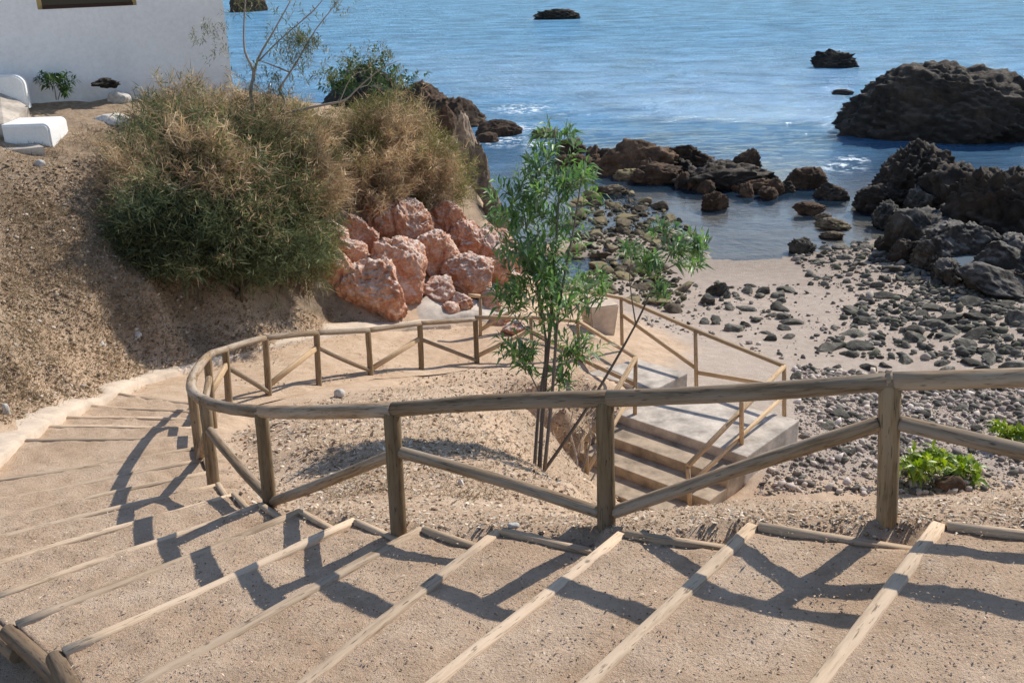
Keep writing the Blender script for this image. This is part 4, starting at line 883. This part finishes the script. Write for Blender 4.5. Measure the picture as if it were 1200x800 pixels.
def feather_bush(name, label, ells, base_px, zb, n, dry, green, greenbias, Lr=(.10, .34), wd=.0105):
    """a loose bush of thin feathery twigs: sprays rooted through several overlapping volumes"""
    base = G(*base_px); root = empty(name, tuple(base)); tag(root, label, 'bush')
    vol = np.array([e[2] * e[3] for e in ells], float); vol /= vol.sum(); BP, DR, CO = [], [], []
    C0 = np.mean([U(e[0], e[1], e[4]) for e in ells], axis=0)
    for e, fr in zip(ells, vol):
        c = U(e[0], e[1], e[4]); rx = 1.1 * e[2] * e[4] / F; rz = 1.08 * e[3] * e[4] / F; ry = min(rx, rz) * 1.0
        ns = int(n * fr / 22)                                   # sprays
        d = R.normal(size=(ns, 3)); d /= np.linalg.norm(d, axis=1, keepdims=True); rad = R.uniform(.25, 1, ns) ** .5
        clump = fbm(d * 2.3 + e[0] * .1, 91, 3)
        rad = rad * (1 + .75 * clump)
        rad = np.clip(rad, .15, 1.45); sp = c + d * rad[:, None] * np.array([rx, ry, rz])
        out = d * .8 + np.array([0, 0, .75]) + R.normal(0, .3, (ns, 3)); out /= np.linalg.norm(out, axis=1, keepdims=True)
        tone = vnoise(sp * 1.5, 95) * .85 + vnoise(sp * 4, 96) * .35
        hrel = d[:, 2] * .5 + .5
        k = 22; q = R.uniform(0, 1, (ns, k)); L = R.uniform(.25, .6, ns)[:, None]
        P = sp[:, None] + out[:, None] * (q * L)[..., None] + R.normal(0, .035, (ns, k, 3))
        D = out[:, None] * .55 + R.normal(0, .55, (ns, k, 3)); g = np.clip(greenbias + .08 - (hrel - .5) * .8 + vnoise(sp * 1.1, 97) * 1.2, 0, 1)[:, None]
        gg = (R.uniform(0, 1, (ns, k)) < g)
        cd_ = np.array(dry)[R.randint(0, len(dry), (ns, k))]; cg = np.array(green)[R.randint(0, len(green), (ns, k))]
        col = np.where(gg[..., None], cg, cd_) * np.clip(1 + .7 * tone, .22, 1.6)[:, None, None] * R.uniform(.7, 1.3, (ns, k, 1)) * (.55 + .45 * np.clip(rad, 0, 1))[:, None, None]  # inner blades and hollows darker: interior shade put into the colour
        BP.append(P.reshape(-1, 3)); DR.append(D.reshape(-1, 3)); CO.append(col.reshape(-1, 3))
    BP, DR, CO = map(np.concatenate, (BP, DR, CO)); n2 = len(BP)
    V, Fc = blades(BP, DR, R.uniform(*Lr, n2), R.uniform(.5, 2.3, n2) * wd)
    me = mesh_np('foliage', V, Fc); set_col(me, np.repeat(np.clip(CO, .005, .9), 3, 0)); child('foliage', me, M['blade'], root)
    for j, e in enumerate(ells):
        for q in range(3):
            c = U(e[0] + R.uniform(-.6, .6) * e[2], e[1] + R.uniform(-.6, .3) * e[3], e[4]); b0 = base + R.normal(0, .15, 3) * (1, 1, .3); mid = (b0 + c) / 2 + R.normal(0, .15, 3)
            child('stem', tube_mesh('stem', [tube([b0 - np.array([0, 0, .2]), mid, c], [.035, .022, .008], 6, .05, j)]), M['bark'], root)
DRY = [(.50, .36, .23), (.58, .43, .28), (.42, .28, .18), (.64, .51, .35), (.48, .39, .22)]
GRN = [(.17, .185, .08), (.22, .23, .10), (.12, .145, .065), (.28, .27, .14)]
DKG = [(.085, .105, .055), (.12, .15, .075), (.18, .205, .11)]
feather_bush('feathery_bush', 'large feathery bush with brown tips and dark green heart in front of the house', [(185, 235, 48, 55, 19.2), (240, 240, 60, 70, 19.0), (235, 170, 48, 40, 20.4), (175, 280, 40, 36, 18.5), (215, 135, 40, 22, 21.4), (195, 185, 36, 34, 20.0), (275, 195, 48, 52, 20.2), (160, 240, 22, 30, 19.2)], (235, 335), 18, 80000, DRY, GRN + DKG + DKG, .6)
feather_bush('feathery_bush', 'dry feathery bush under the bare branches behind the first bush', [(325, 195, 46, 55, 21.4), (358, 238, 36, 56, 21.3), (305, 150, 40, 30, 22.6), (350, 170, 40, 36, 22.6), (355, 300, 28, 36, 20.9)], (345, 330), 19, 52000, DRY, GRN, .44)
feather_bush('feathery_bush', 'olive and tan feathery bush above the red boulders', [(450, 175, 44, 44, 26.0), (485, 200, 46, 42, 26.4), (430, 215, 38, 38, 25.2), (518, 218, 30, 30, 26.8), (425, 165, 28, 26, 26.6), (432, 145, 24, 16, 27.2), (470, 145, 26, 20, 27.0)], (450, 240), 24, 60000, DRY, [(.19, .185, .075), (.24, .23, .10), (.15, .15, .065)], .42)
feather_bush('dark_shrub', 'low dark green shrub at the foot of the large feathery bush', [(265, 282, 52, 44, 18.8), (318, 292, 42, 36, 19.6), (210, 290, 44, 34, 18.4), (330, 245, 36, 36, 20.2), (255, 215, 34, 46, 18.9), (170, 275, 26, 34, 18.2)], (275, 338), 18, 52000, DRY[:2] + GRN, DKG, .6, (.08, .24), .014)

def leafy(name, label, cat, root_pt, stems, clusters, z, leafL, leafW, cols, mat_stem, srad=(.018, .006), droop=.25, per=9, fan=.75, mult=1.0):
    root = empty(name, tuple(root_pt)); tag(root, label, cat)
    for i, st in enumerate(stems):
        zz = st[0]; pts = [U(px, py, zz + (zz2 if False else 0)) for px, py in st[1]]; 
        fine_ = []
        for k in range(len(pts) - 1):
            for t in (0, .33, .66): fine_.append(catmull(pts, k, t))
        fine_.append(pts[-1]); r_ = np.linspace(st[2], st[3], len(fine_))
        child('stem', tube_mesh('stem', [tube(fine_, list(r_), 7, .06, i)]), mat_stem, root)
    BP, DR, TW = [], [], []
    for px, py, rp, nt_ in clusters:
        c = U(px, py, z + rnd.uniform(-.25, .25)); r = 1.12 * rp * z / F
        for _ in range(int(nt_ * mult + .5)):
            a = R.uniform(0, 6.28); s0 = c + np.array([R.normal(0, .35), R.normal(0, .35), R.normal(0, .3)]) * r
            tw = np.array([math.cos(a) * .6, math.sin(a) * .6, R.uniform(.1, 1.0)]); tw /= np.linalg.norm(tw); L = r * R.uniform(.5, .95)
            TW.append((s0, s0 + tw * L))
            for k in range(per):
                t = (k + .5) / per; th_ = k * 2.4 + R.uniform(0, .6); p = s0 + tw * L * t
                side = np.cross(tw, [math.cos(th_), math.sin(th_), .3]); side /= np.linalg.norm(side) + 1e-9
                BP.append(p); DR.append(side * fan + tw * (.35 + .5 * t) + np.array([0, 0, .1]))
    BP, DR = np.array(BP), np.array(DR); n2 = len(BP); sz = R.uniform(.65, 1.2, n2)
    V, Fc = leaves(BP, DR, leafL * sz, leafW * sz, droop)
    c = np.array(cols)[R.randint(0, len(cols), n2)] * R.uniform(.75, 1.25, (n2, 1))
    A0 = np.array([t[0] for t in TW]); A1 = np.array([t[1] for t in TW]); LL_ = np.linalg.norm(A1 - A0, axis=1)
    V2, F2 = blades(A0, A1 - A0, LL_, np.full(len(A0), .012)); cc = np.concatenate([np.repeat(c, 5, 0), np.tile([.12, .10, .05], (len(V2), 1))])
    me = mesh_np('foliage', np.concatenate([V, V2]), [Fc, F2 + len(V)]); set_col(me, cc); child('foliage', me, M['leaf'], root)
    return root
ZT = 11.4
leafy('young_tree', 'slender young tree with narrow bright green leaves below the near fence', 'tree', U(632, 546, ZT),
      [(ZT, [(632, 552), (637, 470), (645, 380), (650, 300), (655, 220), (650, 150)], .028, .006), (ZT + .1, [(626, 552), (632, 470), (640, 400), (622, 300), (612, 235)], .024, .006), (ZT - .1, [(638, 550), (648, 450), (655, 360), (672, 270), (682, 205)], .024, .006),
       (ZT + .3, [(634, 556), (672, 502), (702, 455), (745, 380), (768, 330), (792, 285)], .024, .006), (ZT, [(640, 400), (615, 385), (598, 362)], .01, .004), (ZT, [(652, 380), (675, 360), (692, 340)], .01, .004), (ZT, [(636, 470), (622, 440), (608, 420)], .01, .004), (ZT, [(640, 460), (660, 440), (672, 415)], .01, .004), (ZT + .3, [(745, 380), (738, 330), (740, 305)], .01, .004), (ZT + .3, [(775, 318), (800, 305), (818, 288)], .01, .004)],
      [(650, 165, 18, 6), (640, 200, 30, 12), (615, 232, 30, 12), (660, 222, 28, 12), (600, 262, 26, 11), (640, 265, 38, 18), (682, 212, 18, 7), (640, 308, 34, 14), (605, 300, 24, 8), (640, 345, 36, 16), (690, 345, 26, 10), (600, 360, 26, 10), (650, 365, 42, 18), (607, 415, 22, 8), (618, 435, 14, 4), (670, 420, 26, 11), (660, 445, 14, 4), (625, 330, 30, 10),
       (762, 320, 20, 7), (790, 302, 18, 6), (818, 292, 15, 5), (740, 302, 14, 4), (780, 275, 12, 3), (775, 345, 12, 3), (815, 315, 10, 3)], ZT, .19, .036, [(.11, .21, .07), (.16, .29, .08), (.085, .165, .07), (.21, .35, .11), (.18, .25, .15)], M['bark'], per=11, mult=1.55)
# bare-branched tree above the bushes
ZB = 21.5
leafy('bare_tree', 'thin bare-branched tree with sparse feathery leaves rising out of the bushes', 'tree', U(300, 160, ZB),
      [(ZB, [(298, 165), (294, 110), (297, 84), (287, 60), (286, 30), (289, -20)], .045, .012), (ZB, [(297, 95), (302, 70), (320, 38), (344, -5)], .035, .01), (ZB, [(303, 72), (330, 45), (368, 12), (385, -10)], .018, .006), (ZB, [(290, 150), (315, 148), (332, 135), (360, 127), (385, 122), (405, 117), (420, 103), (445, 82), (470, 70)], .045, .006), (ZB, [(330, 135), (334, 118), (328, 106), (340, 85), (352, 66), (370, 35), (402, -5)], .035, .008), (ZB, [(398, 120), (412, 90), (432, 82)], .012, .004), (ZB, [(420, 103), (435, 95), (432, 60)], .012, .004), (ZB, [(340, 85), (315, 75), (300, 70)], .02, .008)],
      [(350, 52, 20, 26), (368, 55, 14, 10), (348, 70, 24, 14), (285, 8, 24, 8), (360, 85, 22, 8), (320, 90, 22, 6), (320, 50, 26, 4), (255, 50, 24, 5), (240, 40, 18, 3), (262, 72, 20, 3), (430, 70, 24, 6), (455, 62, 20, 4), (300, 100, 30, 6), (340, 100, 25, 6), (380, 90, 24, 4), (330, 20, 24, 4), (395, 10, 20, 5), (365, 20, 18, 3), (470, 95, 16, 3), (410, 85, 20, 5), (290, 130, 30, 8), (318, 115, 26, 8)], ZB, .14, .022, [(.10, .13, .045), (.13, .16, .06), (.16, .17, .08), (.18, .16, .09)], M['palebark'], per=12, fan=.9, mult=1.6)
leafy('dead_shrub', 'grey dead stems of a dry shrub on the eroded bank left of the concrete steps', 'shrub', U(680, 560, 17.6),
      [(17.6, [(672, 575), (676, 540), (668, 505), (672, 480)], .03, .008), (17.6, [(676, 575), (684, 545), (692, 515), (690, 490)], .03, .008), (17.7, [(664, 570), (658, 535), (648, 505)], .022, .006), (17.6, [(682, 578), (700, 550), (708, 520)], .02, .006), (17.8, [(655, 560), (640, 530), (626, 512)], .02, .005), (17.6, [(668, 575), (672, 550), (680, 525), (676, 500)], .016, .005)],
      [(672, 500, 26, 5), (690, 510, 24, 4), (655, 520, 26, 4), (705, 540, 18, 3)], 17.6, .12, .02, [(.35, .26, .16), (.28, .2, .12)], M['palebark'], per=6, fan=1)
def clump(name, label, px, py, w, z, n, cols, LL=.2, LW=.07, cat='plant'):
    b0 = U(px, py, z); st = []
    leafy(name, label, cat, b0, [(z, [(px, py + 3), (px - 2, py - w * .3), (px - 4, py - w * .5)], .012, .004), (z, [(px + 2, py + 3), (px + w * .2, py - w * .4)], .012, .004)],
          [(px + R.uniform(-.38, .38) * w, py - R.uniform(.15, .6) * w, w * .28, 3) for _ in range(n)], z, LL, LW, cols, M['bark'], per=9, fan=.9)
BRT = [(.20, .30, .035), (.28, .38, .05), (.14, .22, .03), (.36, .42, .09)]
for px, py, w, n_, lb in [(1078, 568, 56, 14, 'bright green leafy plant on the shingle behind the right post'), (1132, 566, 36, 6, 'small bright green plant next to the larger one'), (1186, 524, 34, 7, 'yellow green plant at the right edge behind the brace')]:
    g = G(px, py, 12.0); clump('green_plant', lb, px, py, w, depth(g), n_, BRT, .22, .09)
clump('green_shrub', 'small dark green shrub against the white house wall', 66, 114, 34, 20.9, 10, [(.035, .075, .02), (.055, .11, .03)], .16, .05, 'shrub')
for px, py, w, z, n_, lb in [(425, 114, 64, 56, 30, 'green plants on the left of the headland rock'), (462, 118, 46, 57, 14, 'small green plants at the middle of the headland top'), (398, 112, 34, 55, 14, 'green plants low on the headland beside the branches')]:
    clump('headland_plant', lb, px, py, w, z, n_, [(.05, .085, .02), (.08, .12, .03), (.11, .13, .05)], .3, .13)

# dry grass on the bank
def grass_px(name, label, poly, n, L, cols, spread=.5):
    pts = scatter(poly, n, 1, 1); d = np.array([ray(x, y) for x, y, s in pts]); z = np.arange(9, 32, .1); Pz = CAM + z[None, :, None] * d[:, None, :]
    hg = ground_z(Pz[..., 0].ravel(), Pz[..., 1].ravel()).reshape(Pz.shape[:2]); hit = Pz[..., 2] <= hg; k = hit.argmax(1); ok = hit.any(1)
    P = Pz[np.arange(len(k)), k][ok]; P = np.repeat(P, 4, 0); P[:, :2] += R.normal(0, .10, (len(P), 2)); P[:, 2] = ground_z(P[:, 0], P[:, 1]) - .01
    on = tread_z(P[:, 0], P[:, 1])[1]; P = P[~on]
    dens = vnoise(P * 1.1, 44) > R.uniform(-1.0, .7, len(P)); P = P[dens]
    D = R.normal(0, spread, (len(P), 3)) + np.array([0, 0, .45]); D[:, 2] = np.abs(D[:, 2]); V, Fc = blades(P, D, R.uniform(.4, 1.2, len(P)) * L, R.uniform(.006, .014, len(P)))
    me = mesh_np(name, V, Fc); set_col(me, np.repeat(pal(cols, len(P), .35), 3, 0)); tag(link(name, me, M['blade']), label, None, kind='stuff')
STRAW = [(.40, .30, .20), (.33, .24, .155), (.26, .185, .12), (.48, .38, .27), (.27, .23, .14)]
grass_px('dry_grass', 'thin dry grass covering the bank below the house', [(0, 500), (0, 180), (150, 140), (260, 350), (390, 372), (480, 380), (330, 402), (220, 432), (70, 482)], 16000, .15, STRAW)
grass_px('straw', 'flattened straw on the slope inside the fence', [(340, 500), (500, 440), (690, 440), (700, 560), (560, 600), (400, 600)], 3500, .09, STRAW, .8)

# ------------------------------------------------------------------ house
hs = empty('white_house', tuple(U(100, 112, 21.8))); tag(hs, 'white rendered house with an ochre framed dark window at the top left', 'house')
wl = U(-60, 100, 20.2); wr = U(273, 100, 23.6); zb = CAMH - 4.2; ztop = CAMH + 3.0
ex = np.array([wr[0] - wl[0], wr[1] - wl[1], 0]); WL = np.linalg.norm(ex); ex /= WL; en = np.array([-ex[1], ex[0], 0])   # en points into the house
def wall_hit(px, py):
    d = ray(px, py); t = np.dot(np.array([*wl[:2], 0]) - np.array([0, 0, 0]), en) / np.dot(d * np.array([1, 1, 0]), en); p = CAM + d * t; return np.dot(p - np.array([*wl[:2], 0]), ex), p[2]
u0, v0 = wall_hit(45, 15); u1, v1 = wall_hit(160, 3); sill = (v0 + v1) / 2; head = sill + 1.25
def box_uv(u_a, u_b, z_a, z_b, d0, d1):
    return [np.array([*(wl[:2] + ex[:2] * u + en[:2] * d), z]) for z in (z_a, z_b) for u, d in ((u_a, d0), (u_b, d0), (u_b, d1), (u_a, d1))]
def boxes(lst, bev=0):
    bm = bmesh.new()
    for b8 in lst:
        v = [bm.verts.new(p) for p in b8]
        for f in ((0, 3, 2, 1), (4, 5, 6, 7), (0, 1, 5, 4), (1, 2, 6, 5), (2, 3, 7, 6), (3, 0, 4, 7)): bm.faces.new([v[i] for i in f])
    bmesh.ops.recalc_face_normals(bm, faces=bm.faces)
    if bev: bmesh.ops.bevel(bm, geom=list(bm.edges), offset=bev, segments=2, affect='EDGES')
    me = bpy.data.meshes.new('boxes'); bm.to_mesh(me); bm.free(); return me
TH = .3
child('wall', boxes([box_uv(-4, u0, zb, ztop, 0, TH), box_uv(u1, WL, zb, ztop, 0, TH), box_uv(u0, u1, zb, sill, 0, TH), box_uv(u0, u1, head, ztop, 0, TH)]), M['wall'], hs)
child('wall', boxes([box_uv(WL - TH, WL, zb, ztop, TH, 6)]), M['wall'], hs)
child('roof', boxes([box_uv(-4.1, WL + .1, ztop, ztop + .2, -.1, 6.1)]), M['wall'], hs)
win = child('window', boxes([box_uv(u0 + .003, u0 + .10, sill + .003, head - .003, .03, .12), box_uv(u1 - .08, u1 - .003, sill + .003, head - .003, .03, .12), box_uv(u0 + .10, u1 - .08, head - .09, head - .003, .03, .12)]), M['frame'], hs)
sub('sill', boxes([box_uv(u0 + .10, u1 - .08, sill + .003, sill + .07, -.01, .12)]), M['darkframe'], win)
sub('pane', boxes([box_uv(u0 + .10, u1 - .08, sill + .07, head - .09, .075, .09)]), M['pane'], win)
# whitewashed low wall ends and grey ramp at the left
def rounded_block(name, label, corners_uvw, mat, cat='wall'):
    pass
def wallblock(px0, px1, pyb, pyt, z, dpt, rot, label, rr=.12):
    c0 = U(px0, pyb, z); c1 = U(px1, pyb, z); w = (px1 - px0) * z / F; h = (pyb - pyt) * z / F / .96
    prof = [(-w / 2, -.3), (w / 2, -.3)] + [(w / 2 - rr + rr * math.cos(a), h - rr + rr * math.sin(a)) for a in np.linspace(0, math.pi / 2, 9)] + [(-w / 2, h)]
    bm = bmesh.new(); fa = [bm.verts.new((x, -dpt / 2, z)) for x, z in prof]; fb = [bm.verts.new((x, dpt / 2, z)) for x, z in prof]; m_ = len(prof)
    bm.faces.new(fa); bm.faces.new(fb[::-1])
    for k in range(m_): bm.faces.new((fa[k], fb[k], fb[(k + 1) % m_], fa[(k + 1) % m_]))
    bmesh.ops.recalc_face_normals(bm, faces=bm.faces)
    bmesh.ops.bevel(bm, geom=[e for e in bm.edges if abs(e.verts[0].co.y - e.verts[1].co.y) < 1e-6], offset=.035, segments=3, affect='EDGES')
    me = bpy.data.meshes.new('low_wall'); bm.to_mesh(me); bm.free()
    me.polygons.foreach_set('use_smooth', np.ones(len(me.polygons), bool)); me.set_sharp_from_angle(angle=math.radians(60))
    o = link('low_wall', me, M['white']); c = (c0 + c1) / 2; o.location = (c[0], c[1] + dpt / 2 * math.cos(rot), c[2]); o.rotation_euler = (0, 0, rot); tag(o, label, 'wall'); return o
wallblock(4, 58, 168, 147, 19.2, 1.0, .06, 'white rounded end of a low wall beside a grey ramp on the terrace', .12)
wallblock(-60, 26, 112, 91, 20.3, .3, .2, 'white rounded low wall against the house at the left edge', .22)
rp = [U(-60, 184, 18.6), U(52, 173, 19.0), U(10, 155, 20.0), U(-60, 160, 19.7)]
o = link('stone_slab', prism([p + np.array([0, 0, .02]) for p in rp], float(min(p[2] for p in rp)) - .5, .02), M['concrete']); tag(o, 'grey paving slab in front of the white low wall end', 'slab')
rp = [U(-60, 150, 19.3), U(6, 148, 19.3), U(34, 128, 20.4), U(0, 106, 20.5), U(-60, 104, 20.4)]
o = link('concrete_ramp', prism([p + np.array([0, 0, .05]) for p in rp], float(min(p[2] for p in rp)) - .6, .02), M['concrete']); tag(o, 'sunlit grey ramp between the two white low walls', 'ramp')
for i, (px, py, w, h, lb, mt) in enumerate([(136, 147, 46, 12, 'pale flat rock on the terrace edge left of the bush', 'white_stone'), (118, 116, 52, 20, 'grey stone at the foot of the house wall', 'cliff'), (141, 122, 26, 14, 'pale stone in dry weeds by the house wall', 'white_stone'), (124, 100, 26, 6, 'dark dead root lying on the grey stone', 'rock')]):
    add_rock('terrace_rock', lb, 'rock', px, py, w, h, M[mt], 400 + i, s=4, sy=.6, base=None if i != 3 else U(px, py, 21.4), **(dict(amp=.5, ridge=.4) if i == 3 else {}))

# ------------------------------------------------------------------ light, sky, camera
AZ, EL = math.radians(47.5), math.radians(42)
w = bpy.data.worlds.new('World'); sc.world = w; w.use_nodes = True; nt = w.node_tree
bg = nt.nodes['Background']; sky = nt.nodes.new('ShaderNodeTexSky'); sky.sky_type = 'NISHITA'; sky.sun_disc = False; sky.sun_elevation = EL; sky.sun_rotation = AZ
sky.air_density = 1.0; sky.dust_density = .3; sky.ozone_density = 1.3
nt.links.new(sky.outputs[0], bg.inputs[0]); bg.inputs[1].default_value = .15
sd = bpy.data.lights.new('sun', 'SUN'); sd.energy = 5.0; sd.angle = math.radians(.5); sd.color = (1, .94, .84)
so = bpy.data.objects.new('sun', sd); COL.objects.link(so)
from mathutils import Vector, Matrix
sv = Vector((math.sin(AZ) * math.cos(EL), math.cos(AZ) * math.cos(EL), math.sin(EL)))
so.rotation_euler = sv.to_track_quat('Z', 'Y').to_euler(); so.location = sv * 60 + Vector((0, 0, 10))
cd_ = bpy.data.cameras.new('camera'); cam = bpy.data.objects.new('camera', cd_); COL.objects.link(cam)
cd_.sensor_width = 36; cd_.lens = F / 1200 * 36; cd_.clip_end = 12000; cd_.clip_start = .1
mw = Matrix(((_r[0], _u[0], -_f[0], CAM[0]), (_r[1], _u[1], -_f[1], CAM[1]), (_r[2], _u[2], -_f[2], CAM[2]), (0, 0, 0, 1))); cam.matrix_world = mw
sc.camera = cam
sc.view_settings.view_transform = 'Standard'; sc.view_settings.look = 'None'; sc.view_settings.exposure = 0; sc.view_settings.gamma = 1
sc.render.engine = 'CYCLES'; sc.cycles.use_denoising = True; sc.cycles.max_bounces = 6; sc.cycles.transparent_max_bounces = 12; sc.cycles.sample_clamp_indirect = 4
